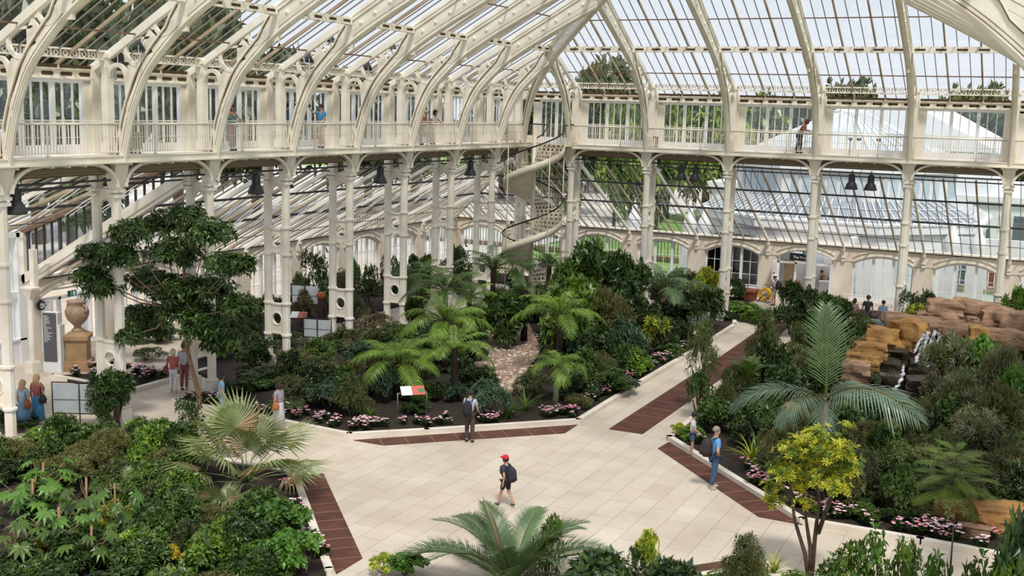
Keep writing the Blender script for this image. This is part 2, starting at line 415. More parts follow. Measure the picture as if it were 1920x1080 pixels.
def deck_parts(wd):
    if wd in DECK: return DECK[wd]
    s, u, a = MB(), MB(), MB(); h = wd / 2
    s.box((0, -.64, 8.63), (wd, 1.36, .18)); s.box((0, .05, 8.60), (wd, .10, .22)); s.box((0, .09, 8.505), (wd, .12, .05)); s.box((0, .08, 8.705), (wd, .09, .03))
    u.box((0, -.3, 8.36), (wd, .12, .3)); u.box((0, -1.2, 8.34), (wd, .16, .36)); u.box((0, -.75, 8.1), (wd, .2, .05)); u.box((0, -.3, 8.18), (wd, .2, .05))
    n = int(wd / .6)
    for i in range(n): u.box((-h + wd * (i + .5) / n, -.1, 8.45), (.08, .3, .1), 1)
    a.tube([(-h + .15, -.35, 7.93), (h - .15, -.35, 7.93)], .035, 6, 0); a.tube([(-h + .15, -1.3, 7.7), (h - .15, -1.3, 7.7)], .03, 6, 0)
    for i in range(3): a.bar((-h + wd * (i + .5) / 3, -.35, 7.93), (-h + wd * (i + .5) / 3, -.35, 8.3), .02, .02)
    DECK[wd] = [('deck_slab', s.mesh('deck_slab', cream)), ('under_beam', u.mesh('under_beam', [MATS.get('under_beam_shade_brown') or mat('under_beam_shade_brown', (.20, .145, .095), .7), cream])), ('tie_rod', a.mesh('tie_rod', darkg))]  # shade under the deck is put into the beam's dark brown
    return DECK[wd]
RAIL = {}
def rail_parts(wd):
    if wd in RAIL: return RAIL[wd]
    t, g = MB(), MB(); h = wd / 2; PO = []
    t.tube([(-h, -.03, 9.70), (h, -.03, 9.70)], .038, 8); t.bar((-h, -.1, 9.80), (h, -.1, 9.80), .05, .035)
    t.bar((-h, -.03, 9.3), (h, -.03, 9.3), .02, .02); t.bar((-h, -.03, 8.84), (h, -.03, 8.84), .025, .03)
    n = int((wd - .2) / .108)
    for i in range(n + 1): g.box((-h + .1 + (wd - .2) * i / n, -.03, 9.25), (.028, .028, .9))
    for x in (-h + .06, -wd / 6, wd / 6, h - .06): p = MB(); p.box((x, -.03, 9.22), (.05, .06, 1.0)); p.lathe([(.05, 0), (.055, .04), (.02, .1)], (x, -.03, 8.73), 8); PO.append(('rail_post', p.mesh('rail_post', cream)))
    RAIL[wd] = [('top_rail', t.mesh('top_rail', cream)), ('baluster_grille', g.mesh('baluster_grille', cream))] + PO
    return RAIL[wd]
wn = [0]
def upper_bay(loc, rz, wd, label, railing=True, win=True):
    wd = round(wd, 3)
    if win:
        wn[0] += 1
        a, b2 = win_parts(wd)
        parts(thing('window_%d' % wn[0], None, None, loc, rz, kind='structure'), a)
        parts(thing('trim_%d' % wn[0], None, None, loc, rz, kind='structure'), b2)
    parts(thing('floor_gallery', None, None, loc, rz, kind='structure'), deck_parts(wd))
    if railing: parts(thing('balcony_railing', label, 'railing', loc, rz, 'railings of the gallery'), rail_parts(wd))
for k in range(4, 12):
    upper_bay((XA, (AY[k] + AY[k + 1]) / 2, 0), RZA, BAY, 'white balustrade panel of the long gallery, %s bay from the spiral staircase' % ORD[13 - k])
wa = YB - AY[12]
upper_bay((XA, AY[12] + wa / 2, 0), RZA, wa, 'short white balustrade panel of the long gallery next to the corner above the spiral staircase', win=True)
for j in range(5):
    upper_bay(((BX[j] + BX[j + 1]) / 2, YB, 0), RZB, BAY, 'white balustrade panel of the end gallery, %s bay from the spiral staircase' % ORD[5 - j])
upper_bay(((BX[5] + XA) / 2, YB, 0), RZB, BX[5] - XA, None, railing=False)
upper_bay(((BX[0] + XD) / 2, YB, 0), RZB, XD - BX[0], 'white balustrade panel of the end gallery at its far end past the last column')
c2 = MB(); c2.box((XA - .64, YB + .64, 8.63), (1.36, 1.36, .18)); c2.box((XA - 1.27, YB + 1.27, 10.1), (.4, .4, 2.9)); c2.box((XA - .58, YB + .58, 10.3), (.3, .3, 3.2))
for (q0, q1) in (((XA - 1.27, YB), (XA - 1.27, YB + 1.27)), ((XA, YB + 1.27), (XA - 1.27, YB + 1.27))):
    c2.bar((*q0, 11.2), (*q1, 11.2), .2, .34); c2.bar((*q0, 8.9), (*q1, 8.9), .14, .35); c2.bar((*q0, 11.43), (*q1, 11.43), .22, .1)
tag(c2.build('trim_corner', cream), kind='structure')
dk = MB(); dk.box((XD + .64, 31, 8.63), (1.36, 47, .18)); tag(dk.build('floor_gallery', cream), kind='structure')

# ---- iron column pairs

def column_parts(arms=True):
    L = []
    for yy, nm in ((-.35, 'front_post'), (-1.22, 'rear_post')):
        p = MB(); p.prism([(x, y + yy) for x, y in octo(.155)], 0, 7.5)
        p.box((0, yy, .22), (.44, .40, .44)); p.box((0, yy, .50), (.40, .36, .08))
        for z in (1.42, 2.68, 4.62, 5.68): p.prism([(x, y + yy) for x, y in octo(.20)], z - .035, z + .035)
        p.box((0, yy, 7.42), (.40, .38, .10)); p.box((0, yy, 7.58), (.46, .42, .10))
        if yy > -1:
            p.add([(-.17, yy - .15, 7.6), (.17, yy - .15, 7.6), (.17, yy + .16, 7.6), (-.17, yy + .16, 7.6), (-.3, yy - .2, 8.5), (.3, yy - .2, 8.5), (.3, yy + .33, 8.5), (-.3, yy + .33, 8.5)], [(0, 3, 2, 1), (4, 5, 6, 7), (0, 1, 5, 4), (1, 2, 6, 5), (2, 3, 7, 6), (3, 0, 4, 7)])
            for x in (-.1, 0, .1): p.bar((x * .8, yy + .165, 7.65), (x * 1.4, yy + .325, 8.45), .035, .03)
        else: p.box((0, yy, 8.0), (.3, .3, .95))
        L.append((nm, p.mesh(nm, cream)))
    for z, hh in ((5.15, .46), (2.05, .58)):
        q = MB(); q.ringplate(-.785, z, .29, hh, .235, .09); q.ringyz(-.785, z, .25, .05, .13, n=24)
        for s in (-1, 1):
            q.box((0, -.785, z + s * hh), (.16, .6, .07))
        L.append(('ring_panel', q.mesh('ring_panel', cream)))
    q = MB(); q.box((0, -.785, 7.5), (.14, .6, .25)); q.ringyz(-.785, 7.08, .25, .09, .1, a0=0, a1=PI, n=14); q.plate([(-1.07, 7.4), (-.5, 7.4), (-.5, 7.2), (-.62, 7.32), (-.785, 7.36), (-.95, 7.32), (-1.07, 7.2)], .08)
    L.append(('arch_panel', q.mesh('arch_panel', cream)))
    if arms:
        for s in (-1, 1):
            q = MB(); pts = [(s * (.17 + 1.02 * (1 - math.cos(t * PI / 16))), -.12, 7.72 + .74 * math.sin(t * PI / 16)) for t in range(9)]
            for a, b2 in zip(pts, pts[1:]): q.bar(a, b2, .16, .10)
            q.bar(pts[-1], (s * 2.13, -.12, 8.47), .16, .08)
            L.append(('bracket_arm', q.mesh('bracket_arm', cream)))
    return L
CP = column_parts(); CPC = column_parts(False)
for k in range(4, 13):
    t = thing('iron_column', 'paired cream iron column with ring panels under the long gallery, %s from the spiral staircase' % ORD[13 - k], 'column', (XA, AY[k], 0), RZA, 'paired columns under the gallery'); parts(t, CP)
for j in range(6):
    t = thing('iron_column', 'paired cream iron column under the end gallery, %s from the spiral staircase' % ORD[6 - j], 'column', (BX[j], YB, 0), RZB, 'paired columns under the gallery'); parts(t, CP)
t = thing('iron_column', 'paired cream iron column in the corner directly behind the spiral staircase', 'column', (XA + .15, YB + .15, 0), -PI * .75, 'paired columns under the gallery'); parts(t, CPC)

# ---- lean-to roofs
def lean_bay(loc, rz, wd, smin, name, LZ0=LZ0, LS=LS):
    h = wd / 2; n = 9; xs = [-h + wd * i / n for i in range(n + 1)]
    P = lambda x, s, dz=0: (x, -1.32 - s, LZ0 - LS * s + dz)
    gl, br, mr, pu = MB(), MB(), MB(), MB()
    for i in range(n):
        a, b2 = xs[i], xs[i + 1]; sa, sb = min(smin(a), LD), min(smin(b2), LD)
        if min(sa, sb) >= LD - .02: continue
        gl.add([P(a, sa, .03), P(b2, sb, .03), P(b2, LD, .03), P(a, LD, .03)], [(0, 1, 2, 3)])
    for i in range(0, n + 1):
        s0 = smin(xs[i])
        if s0 > LD - .2: continue
        if i == 0: mr.bar(P(xs[i], s0, -.1), P(xs[i], LD, -.1), .12, .17, 1)
        elif i == n: continue
        elif i % 3 == 0: mr.bar(P(xs[i], s0, -.06), P(xs[i], LD, -.06), .08, .11)
        else: br.bar(P(xs[i], s0, -.01), P(xs[i], LD, -.01), .03, .05)
    for s, wv, mt in ((1.9, .10, 0), (4.3, .12, 1), (6.5, .035, 0)):
        ok = [x for x in [-h + wd * i / 24 for i in range(25)] if smin(x) <= s]
        if len(ok) < 2: continue
        pu.bar(P(ok[0], s, -.2), P(ok[-1], s, -.2), wv, wv * .9, 0)
        if mt: pu.bar(P(ok[0], s + .1, -.16), P(ok[-1], s + .1, -.16), .05, .05, 1)
    for i in range(3):                                             # crossed window-opening stays
        x = xs[i * 3]
        if smin(x) > 1.2 or smin(x + .5) > 1.2: continue
        for q in (.15, .42): pu.bar(P(x + q, 2.0, -.22), P(x + q + .10, 4.0, -.62), .025, .025, 2)
        pu.bar(P(x + .15, 2.6, -.36), P(x + .45, 2.9, -.4), .02, .02, 2); pu.bar(P(x + .15, 3.3, -.5), P(x + .48, 3.5, -.52), .02, .02, 2)
    rt = thing(name, None, None, loc, rz, kind='structure')
    for mb, nm, mt in ((gl, 'glass', glass), (br, 'thin_bar_grid', barm), (mr, 'main_bar_grid', [rafterm, creamrib]), (pu, 'purlin', [darkg, creamrib, whitep])):
        if mb.v: mb.build(nm, mt, rt)
OUT = XA + WY; OUTB = YB - WY                                      # outer wall lines
for k in range(7, 12): lean_bay((XA, (AY[k] + AY[k + 1]) / 2, 0), RZA, BAY, lambda x: 0.0, 'ceiling_aisle')
for k in (3, 4, 5, 6): lean_bay((XA, (AY[k] + AY[k + 1]) / 2, 0), RZA, BAY, lambda x: 0.0, 'ceiling_aisle', 8.40, .375)
CWA = (OUTB - AY[12]) / 3; CWB = (BX[5] - OUT) / 3
for i in range(3):
    yc3 = AY[12] + CWA * (i + .5); lean_bay((XA, yc3, 0), RZA, CWA, lambda x, yc3=yc3: max(0.0, yc3 - x - (YB + 1.32)), 'ceiling_aisle')
    xc3 = BX[5] - CWB * (i + .5); lean_bay((xc3, YB, 0), RZB, CWB, lambda x, xc3=xc3: max(0.0, (XA - 1.32) - (xc3 - x)), 'ceiling_aisle')
for j in range(5): lean_bay(((BX[j] + BX[j + 1]) / 2, YB, 0), RZB, BAY, lambda x: 0.0, 'ceiling_aisle')
lean_bay((BX[0] + BAY / 2, YB, 0), RZB, BAY, lambda x: 0.0, 'ceiling_aisle')
hp = MB(); hp.bar((XA - 1.3, YB + 1.3, LZ0 - .05), (OUT, OUTB, LZ0 - LS * LD - .05), .2, .26); tag(hp.build('trim_hip', creamrib), kind='structure')

# ---- outer aisle walls with segmental arched windows
def arch_pts(a, z0, h, n=14):
    r = (a * a + h * h) / (2 * h); c0 = z0 + h - r; t0 = math.asin(a / r)
    return [(r * math.sin(-t0 + 2 * t0 * i / n), c0 + r * math.cos(-t0 + 2 * t0 * i / n)) for i in range(n + 1)]
WALL = {}
def wall_parts(wd):
    wd = round(wd, 2)
    if wd in WALL: return WALL[wd]
    h = wd / 2; a = h - .52; A = arch_pts(a, 2.43, .44); top = LZ0 - LS * LD + .05; y0, y1 = WY, WY - .45
    mb = MB()
    for s in (-1, 1): mb.box((s * (h + a) / 2, (y0 + y1) / 2, 1.25), (h - a, .45, 2.5))
    vs = []; n = len(A)
    for (x, z) in A:
        for yy in (y0, y1): vs += [(x, yy, z), (x, yy, top)]
    fs = []
    for i in range(n - 1):
        b0 = 4 * i; b1 = b0 + 4
        fs += [(b0, b0 + 1, b1 + 1, b1), (b0 + 2, b1 + 2, b1 + 3, b0 + 3), (b0, b1, b1 + 2, b0 + 2), (b0 + 1, b0 + 3, b1 + 3, b1 + 1)]
    mb.add(vs, fs)
    for s in (-1, 1): mb.box((s * (h + a) / 2, (y0 + y1) / 2, (2.43 + top) / 2), (h - a, .45, top - 2.43))
    mb.box((0, (y0 + y1) / 2, .14), (2 * a, .45, .28))
    mo = MB()                                                      # raised arch band, eave board, pier bracket
    for off, wv in ((.05, .09), (.30, .06)):
        B = arch_pts(a + .0, 2.43 + off, .44)
        for p, q in zip(B, B[1:]): mo.bar((p[0], y0 + .03, p[1] + .04), (q[0], y0 + .03, q[1] + .04), .06, wv)
    mo.box((0, y0 + .04, top - .03), (wd, .12, .10)); mo.box((0, y0 + .1, top - .1), (wd, .04, .05), 1)
    for s in (-1, 1):
        mo.box((s * (h - .04), y0 + .08, 2.95), (.10, .16, .55)); mo.box((s * (h - .04), y0 + .06, 2.55), (.10, .12, .16)); mo.box((s * (h - .04), y0 + .16, 3.15), (.10, .3, .1))
    WALL[wd] = (mb.mesh('wall', stucco), mo.mesh('arch_moulding', [cream, blackp]), A, a); return WALL[wd]
FRM = {}
def frame_parts(wd, bars=True):
    key = (round(wd, 2), bars)
    if key in FRM: return FRM[key]
    A, a = wall_parts(wd)[2:]; y = WY - .25; f, g = MB(), MB(); z0 = .28
    zt = lambda x: A[0][1] + (math.sqrt(max(0, ((a * a + .44 ** 2) / .88) ** 2 - x * x)) - ((a * a + .44 ** 2) / .88 - .44))
    for p, q in zip(A, A[1:]): f.bar((p[0], y, p[1] - .05), (q[0], y, q[1] - .05), .1, .1)
    for s in (-1, 1): f.box((s * (a - .05), y, 1.35), (.1, .12, 2.2)); f.box((s * a / 3, y, 1.5), (.15, .13, zt(a / 3) - .28))
    f.box((0, y, .38), (2 * a, .14, .24))
    for i in range(3):
        x0, x1 = -a + 2 * a * i / 3, -a + 2 * a * (i + 1) / 3; xm = (x0 + x1) / 2
        if bars:
            f.box((xm, y, 1.5), (.03, .05, zt(xm) - .3)); 
            for z in (1.2, 1.95): f.box((xm, y, z), (x1 - x0 - .1, .04, .025))
        g.add([(x0, y, .4), (x1, y, .4), (x1, y, zt(x1)), (xm, y, zt(xm)), (x0, y, zt(x0))], [(0, 1, 2, 3, 4)])
    FRM[key] = [('window_frame', f.mesh('window_frame', whitep)), ('pane', g.mesh('pane', wglass))]; return FRM[key]
def wall_bay(side, loc, rz, wd, win=True, bars=True):
    wp = wall_parts(wd)
    t = thing('wall_' + side, None, None, loc, rz, kind='structure'); link('wall', wp[0], t); link('arch_moulding', wp[1], t)
    if win:
        wn[0] += 1; parts(thing('window_%d' % wn[0], None, None, loc, rz, kind='structure'), frame_parts(wd, bars))
for k in range(7, 12): wall_bay('left', (XA, (AY[k] + AY[k + 1]) / 2, 0), RZA, BAY, win=(k != 7), bars=True)
for i in range(3):
    wall_bay('left', (XA, AY[12] + CWA * (i + .5), 0), RZA, CWA); wall_bay('end', (BX[5] - CWB * (i + .5), YB, 0), RZB, CWB)
for j in range(5): wall_bay('end', ((BX[j] + BX[j + 1]) / 2, YB, 0), RZB, BAY, win=(j != 2))
wall_bay('end', (BX[0] + BAY / 2, YB, 0), RZB, BAY)
# low slatted heating grilles along the foot of the end wall, one each side of the door
for x0, x1, lb in ((-26.2, -15.7, 'low white slatted grille along the wall under the dark windows'), (-11.0, -1.5, 'low white slatted grille along the wall behind the three seated people')):
    hg = MB(); n = int((x1 - x0) / .2)
    for i in range(n): hg.box((x0 + (x1 - x0) * (i + .5) / n, OUTB - .35, .35), (.05, .03, .6))
    hg.box(((x0 + x1) / 2, OUTB - .35, .67), (x1 - x0, .08, .05)); hg.box(((x0 + x1) / 2, OUTB - .35, .06), (x1 - x0, .06, .05))
    tag(hg.build('heating_grille', whitep), lb, 'grille')
# ================================================================== ground, beds, kerbs, gratings
fl = MB(); fl.add([(-60, -5, 0), (14, -5, 0), (14, OUTB + .5, 0), (-60, OUTB + .5, 0)], [(0, 1, 2, 3)]); tag(fl.build('floor', paving), kind='structure')
def bed(name, poly, z=.10):
    mb = MB(); mb.prism(poly, .004, z); tag(mb.build(name, soil), kind='structure')
def kerb(pts, label):
    mb = MB()
    for p, q in zip(pts, pts[1:]):
        p = Vector((*p, .075)); q = Vector((*q, .075)); d = (q - p).normalized() * .09
        mb.bar(p, q, .20, .15)
    for p in pts: mb.prism([(p[0] + x, p[1] + y) for x, y in octo(.1)], 0, .15)
    return tag(mb.build('stone_kerb', kerbm), label, 'kerb')
P1 = [(-27.38, 28.69), (-23.3, 28.65), (-19.89, 28.55), (-18.04, 30.26), (-14.28, 34.0), (-14.38, 40.2), (-14.4, 48.5), (-14.53, 54.33), (-14.9, 55.6), (-27.4, 55.6)]
P2 = [(-10.94, 33.75), (-6.68, 29.6), (-5.5, 28.45), (-2.59, 28.6), (4, 28.6), (4, 57), (-11.0, 57), (-11.2, 45)]
P0 = [(-14.2, 19.6), (-16.8, 22.3), (-19.03, 24.6), (-26.6, 24.2), (-26.8, 10), (-14.2, 10)]
P3 = [(-9.9, 20.4), (-6.0, 24.4), (-2.0, 24.4), (3, 24.4), (3, 12), (-9.9, 12)]
PA = [(-33.74, 28.95), (-32.28, 28.8), (-29.69, 28.9), (-29.69, 36), (-31.2, 36)]
for nm, pl in (('floor_bed', P1), ('floor_bed', P2), ('floor_bed', P0), ('floor_bed', P3)): bed(nm, pl)
bed('floor_bed', [(-35.5, 37.5), (-31.2, 37.5), (-31.2, 59.5), (-15.8, 59.5), (-15.8, 62.8), (-35.5, 62.8)])
bed('floor_bed', PA[:1] + [(-32.28, 28.8), (-29.69, 28.96), (-29.69, 33)])
bed('floor_bed', [(-31.2, 32.8), (-27.6, 31.6), (-27.6, 37.5), (-31.2, 37.5)])
bed('floor_bed', [(-10.4, 60.8), (2, 60.8), (2, 63), (-10.4, 63)])
kerb(P1[:9], 'pale stone kerb edging the tree fern bed along the plaza and the central path')
kerb(P2[:4] + [(4, 28.6)], 'pale stone kerb edging the waterfall bed beside the man in the blue shirt')
kerb([(-11.2, 45), (-10.94, 33.75)], 'pale stone kerb of the waterfall bed along the central path')
kerb([(-14.2, 19.6), (-19.03, 24.6), (-26.6, 24.2)], 'pale stone kerb along the fan palm bed beside the broad grating')
kerb([(-33.74, 28.95), (-29.69, 28.96), (-29.69, 33)], 'pale stone kerb around the small flower bed in front of the urn')
kerb([(-9.9, 20.4), (-6.0, 24.4), (3, 24.4)], 'pale stone kerb of the palm bed below the viewpoint')
gratem = mat('rusty_grating', (.135, .052, .034), .7, col2=(.085, .034, .024), scale=2.0)
gratel = mat('grating_seam', (.26, .13, .09), .7)
def grating(poly, dirv, step, label, slat=.09):
    mb = MB(); mb.prism(poly, .004, .018); d = Vector((*dirv, 0)).normalized(); n = Vector((-d.y, d.x, 0))
    pts = [Vector((*p, 0)) for p in poly]; lo = min(p.dot(d) for p in pts); hi = max(p.dot(d) for p in pts)
    def chord(v):
        hits = []
        for p, q in zip(pts, pts[1:] + pts[:1]):
            a, b2 = p.dot(d) - v, q.dot(d) - v
            if a * b2 < 0: hits.append(p + (q - p) * (a / (a - b2)))
        return hits
    v = lo + step
    while v < hi:
        h = chord(v)
        if len(h) == 2: mb.bar(h[0] + Vector((0, 0, .02)), h[1] + Vector((0, 0, .02)), .03, .012, 1)
        v += step
    v = lo + slat
    while v < hi:
        h = chord(v)
        if len(h) == 2: mb.bar(h[0] + Vector((0, 0, .021)), h[1] + Vector((0, 0, .021)), .035, .008, 0)
        v += slat
    t = mb.build('floor_grating', [gratem, gratel]); return tag(t, label, 'floor grating')
grating([(-19.58, 28.32), (-18.48, 28.38), (-14.17, 32.62), (-14.2, 33.75)], (1, 1), .82, 'dark red iron floor grating along the kerb behind the man with the backpack')
grating([(-18.95, 24.7), (-18.45, 25.2), (-14.05, 20.72), (-14.05, 19.68)], (1, -1), .62, 'broad dark red iron floor grating beside the fan palm bed')
grating([(-10.95, 32.65), (-10.88, 33.5), (-5.45, 28.3), (-6.62, 28.3)], (1, -1), .8, 'dark red iron floor grating under the man in the blue shirt')
grating([(-13.1, 33.85), (-11.93, 33.9), (-11.9, 46), (-12.2, 59.2), (-13.3, 59.2), (-13.1, 46)], (0, 1), 1.1, 'long dark red iron floor grating down the middle of the central path')
grating([(-9.6, 20.9), (-9.2, 21.9), (-6.6, 24.9), (-5.9, 24.75)], (1, 1), .8, 'dark red iron floor grating at the very bottom edge in front of the palm')

# ================================================================== spiral staircase
sc0 = Vector((-25.4, 53.15, 0)); SR = 1.55; TURN = 3.72; HT = 8.72
ss = thing('spiral_staircase', 'cream iron spiral staircase with black handrail in the corner of the galleries', 'staircase', sc0)
a_top = math.radians(40)
ang = lambda z: a_top - (HT - z) / TURN * 2 * PI
pol = lambda a, r, z: (r * math.cos(a), r * math.sin(a), z)
mb = MB(); mb.tube([(0, 0, 0), (0, 0, 9.6)], .11, 12); mb.lathe([(.2, 0), (.2, .1), (.12, .2)], (0, 0, 0), 12); mb.build('centre_post', stairm, ss)
nst = 48; hs = HT / nst; tre, ris = MB(), MB()
for i in range(nst):
    z = hs * (i + 1); a0 = ang(z - hs); a1 = ang(z)
    tre.add([pol(a0, .1, z), pol(a0, SR, z), pol(a1 + .02, SR, z), pol(a1 + .02, .1, z), pol(a0, .1, z - .04), pol(a0, SR, z - .04), pol(a1 + .02, SR, z - .04), pol(a1 + .02, .1, z - .04)],
            [(0, 1, 2, 3), (7, 6, 5, 4), (0, 4, 5, 1), (1, 5, 6, 2), (2, 6, 7, 3), (3, 7, 4, 0)])
    if i > 0:
        for q in range(6):                                       # pierced riser: bars with openings
            r0, r1 = .12 + (SR - .12) * q / 6, .12 + (SR - .12) * (q + .45) / 6
            ris.add([pol(a0 + .01, r0, z - .04), pol(a0 + .01, r1, z - .04), pol(a0 + .01, r1, z - hs), pol(a0 + .01, r0, z - hs)], [(0, 1, 2, 3)])
        ris.add([pol(a0 + .01, .12, z - hs * .85), pol(a0 + .01, SR, z - hs * .85), pol(a0 + .01, SR, z - hs), pol(a0 + .01, .12, z - hs)], [(0, 1, 2, 3)])
tre.build('tread', stairm, ss)['kind'] = 'stuff'; ris.build('riser', stairm, ss)
sp = MB(); n = 200; vs = []
for i in range(n + 1):
    z = .05 + (HT - .05) * i / n; a = ang(z)
    for r in (SR, SR + .05):
        for dz in (-.28, .10): vs.append(pol(a, r, z + dz))
fs = []
for i in range(n):
    b0 = 4 * i; b1 = b0 + 4; fs += [(b0, b0 + 1, b1 + 1, b1), (b0 + 2, b1 + 2, b1 + 3, b0 + 3), (b0, b1, b1 + 2, b0 + 2), (b0 + 1, b0 + 3, b1 + 3, b1 + 1)]
sp.add(vs, fs, 0, True); sp.build('stringer', stairm, ss)
sof = MB(); vs = []
for i in range(n + 1):
    z = .05 + (HT - .05) * i / n; a = ang(z); vs += [pol(a, .1, z - .26), pol(a, SR, z - .26)]
sof.add(vs, [(2 * i, 2 * i + 1, 2 * i + 3, 2 * i + 2) for i in range(n)]); sof.build('soffit', stairm, ss)
hr = MB(); hr.tube([pol(ang(z), SR + .02, z + .98) for z in [.3 + (HT - .3) * i / 150 for i in range(151)]], .045, 6); hr.build('handrail', blackp, ss)
bl = MB()
for i in range(nst):
    for q in (.25, .75):
        z = hs * (i + q); a = ang(z); x, y, _ = pol(a, SR + .02, z); bl.tube([(x, y, z), (x, y, z + .97)], .013, 5, cap=False); bl.lathe([(.012, 0), (.028, .03), (.012, .06)], (x, y, z + .45), 6)
bl.build('baluster_grille', stairm, ss)
sup = MB()
for a in (math.radians(40), math.radians(-120), math.radians(-35), math.radians(100)): x, y, _ = pol(a, SR + .08, 0); sup.tube([(x, y, 0), (x, y, 8.6)], .028, 6)
sup.build('support_rod', stairm, ss)
ld = MB(); ld.add([(.1, 1.55, 8.6), (1.5, 1.55, 8.6), (1.5, .6, 8.6), (.5, .1, 8.6), (.1, .2, 8.6)], [(0, 1, 2, 3, 4)]); ld.prism([(.05, 1.66), (1.55, 1.66), (1.3, .95), (.05, .1)], 8.6, 8.72); ld.build('top_landing', stairm, ss)
lr = MB(); lr.tube([(-1.25, 1.62, 9.72), (.05, 1.6, 9.70), (.02, .95, 9.2), (-.35, .8, 8.95)], .034, 6); lr.tube([pol(ang(HT), SR + .02, HT + .98), (1.5, 1.6, 9.75)], .034, 6); lr.build('landing_rail', blackp, ss)
lb = MB()
for i in range(11): lb.box((-1.2 + i * .125, 1.62, 9.2), (.02, .02, .95))
lb.build('landing_grille', stairm, ss)

# ================================================================== pendant lamps, floodlights
lampm = mat('charcoal_lamp', (.035, .035, .04), .4)
def pendant(p, label, s=1.0):
    t = thing('pendant_lamp', label, 'lamp', (p[0], p[1], p[2]), 0, 'bell lamps under the galleries', scale=s)
    a = MB(); a.lathe([(.30, -.30), (.31, -.27), (.24, -.05), (.16, .06), (.15, .10)], n=20); lsh = a.build('lamp_shade', lampm, t)
    a = MB(); a.lathe([(.145, .08), (.15, .12), (.13, .40), (.10, .44)], n=16)
    for k in range(8): a.box((.14 * math.cos(k * PI / 4), .14 * math.sin(k * PI / 4), .24), (.03, .03, .28), rz=k * PI / 4)
    a.build('gear_housing', lampm, t)
    a = MB(); a.tube([(0, 0, .42), (0, 0, .62)], .02, 6); a.ringyz(0, .5, .10, .03, .03, n=12); a.build('hanger', lampm, t)
    a = MB(); a.lathe([(.22, -.29), (.2, -.27)], n=16); a.build('diffuser', whitep, lsh)
for (px, py, lb) in ((30, 385, 'charcoal bell lamp at the end of the long gallery above the standing women'), (480, 345, 'charcoal bell lamp hanging below the man photographing on the gallery'), (713, 325, 'charcoal bell lamp under the long gallery below the elderly couple'), (882, 312, 'charcoal bell lamp under the long gallery closest to the spiral staircase')):
    p = atx(px, py, XA - .4); pendant((p.x, p.y, 7.4), lb)
for (px, py, lb) in ((541, 345, 'small charcoal bell lamp behind the column pair below the photographing man'), (759, 327, 'small charcoal bell lamp behind the column pair below the elderly couple')):
    p = atx(px, py, XA - 1.7); pendant((p.x, p.y, 7.28), lb, .72)
for (px, lb) in ((1597, 'charcoal bell lamp over the seated people, the one nearer the doorway'), (1633, 'charcoal bell lamp over the seated people, the one further from the doorway'), (1303, 'charcoal bell lamp over the kentia palm, the one nearer the door'), (1277, 'charcoal bell lamp over the kentia palm, the one nearer the stairs')):
    p = at(px, 340, YB + .45); pendant((p.x, p.y, 7.42), lb.replace(' left of', ' by'))
def floodlight(px, py, X, label, sc, aim):
    p = atx(px, py, X); t = thing('floodlight', label, 'floodlight', p, aim, 'floodlights on the ribs', scale=sc)
    a = MB(); a.lathe([(.0, -.22), (.14, -.22), (.17, -.1), (.25, .1), (.25, .14)], n=18); me = a.mesh('lamp_housing', darkg); o = link('lamp_housing', me, t); o.rotation_euler = (math.radians(70), 0, 0)
    a = MB(); a.lathe([(.0, .13), (.22, .135), (.23, .15), (.0, .17)], n=18); o = link('lens', a.mesh('lens', mat('lens_glass', (.6, .62, .64), .15)), t); o.rotation_euler = (math.radians(70), 0, 0)
    a = MB(); a.bar((-.28, 0, 0), (-.28, 0, -.28), .03, .05); a.bar((.28, 0, 0), (.28, 0, -.28), .03, .05); a.bar((-.3, 0, -.28), (.3, 0, -.28), .05, .04); a.bar((0, 0, -.3), (0, 0, -.62), .06, .06); a.build('yoke', chrome, t)
floodlight(215, 103, XA - .5, 'round grey floodlight with pale lens on top of the gallery post', 1.25, 2.6)
for (px, py, lb) in ((312, 32, 'small floodlight clamped high on the rib behind the large round floodlight'), (262, 85, 'small floodlight low on the rib beside the large round floodlight'), (620, 72, 'small floodlight on the rib above the photographing man, upper of two'), (580, 110, 'small floodlight on the rib above the photographing man, lower of two'), (735, 85, 'small floodlight on the rib above the elderly couple, upper of two'), (690, 125, 'small floodlight on the rib above the elderly couple, lower of two')):
    floodlight(px, py, XA + 1.0, lb, .8, 2.2)

# ================================================================== porch bay beside the long gallery's first aisle bay
pb = thing('wall_porch', None, None, kind='structure')
XP = OUT - .2
a = MB()
a.box((XP, 22, .45), (.3, 16.6, .9))
for y in (14, 18, 22, 26, 30.3): a.box((XP, y, 2.6), (.4, .6, 5.2))
a.box((XP, 22, 2.75), (.3, 16.6, .25)); a.box((XP, 22, 5.15), (.4, 16.6, .25)); a.box((XP, 22, .95), (.4, 16.6, .08))
a.build('frame', whitep, pb)
a = MB()
for i in range(34): a.box((XP, 14 + i * .48, 3.1), (.05, .05, 4.2))
a.build('bar_grid', whitep, pb)
a = MB(); a.add([(XP, 13.8, .9), (XP, 30.4, .9), (XP, 30.4, 5.1), (XP, 13.8, 5.1)], [(0, 1, 2, 3)]); a.build('pane', wglass, pb)
YC = 30.3; xw = XA - 1.32
lo = lambda x: 7.83 - .536 * (xw - x); hi = lambda x: 8.40 - .375 * (xw - x)
a = MB(); a.add([(OUT, YC, lo(OUT)), (xw, YC, lo(xw)), (xw, YC, hi(xw)), (OUT, YC, hi(OUT))], [(0, 1, 2, 3)]); a.build('glass', glass, pb)
a = MB()
for i in range(19):
    x = OUT + .3 + i * .44; wv = .12 if i % 4 == 0 else .045
    if hi(x) - lo(x) > .1: a.box((x, YC, (lo(x) + hi(x)) / 2), (wv, .09, hi(x) - lo(x)))
a.build('cheek_bar_grid', darkg, pb)
a = MB()
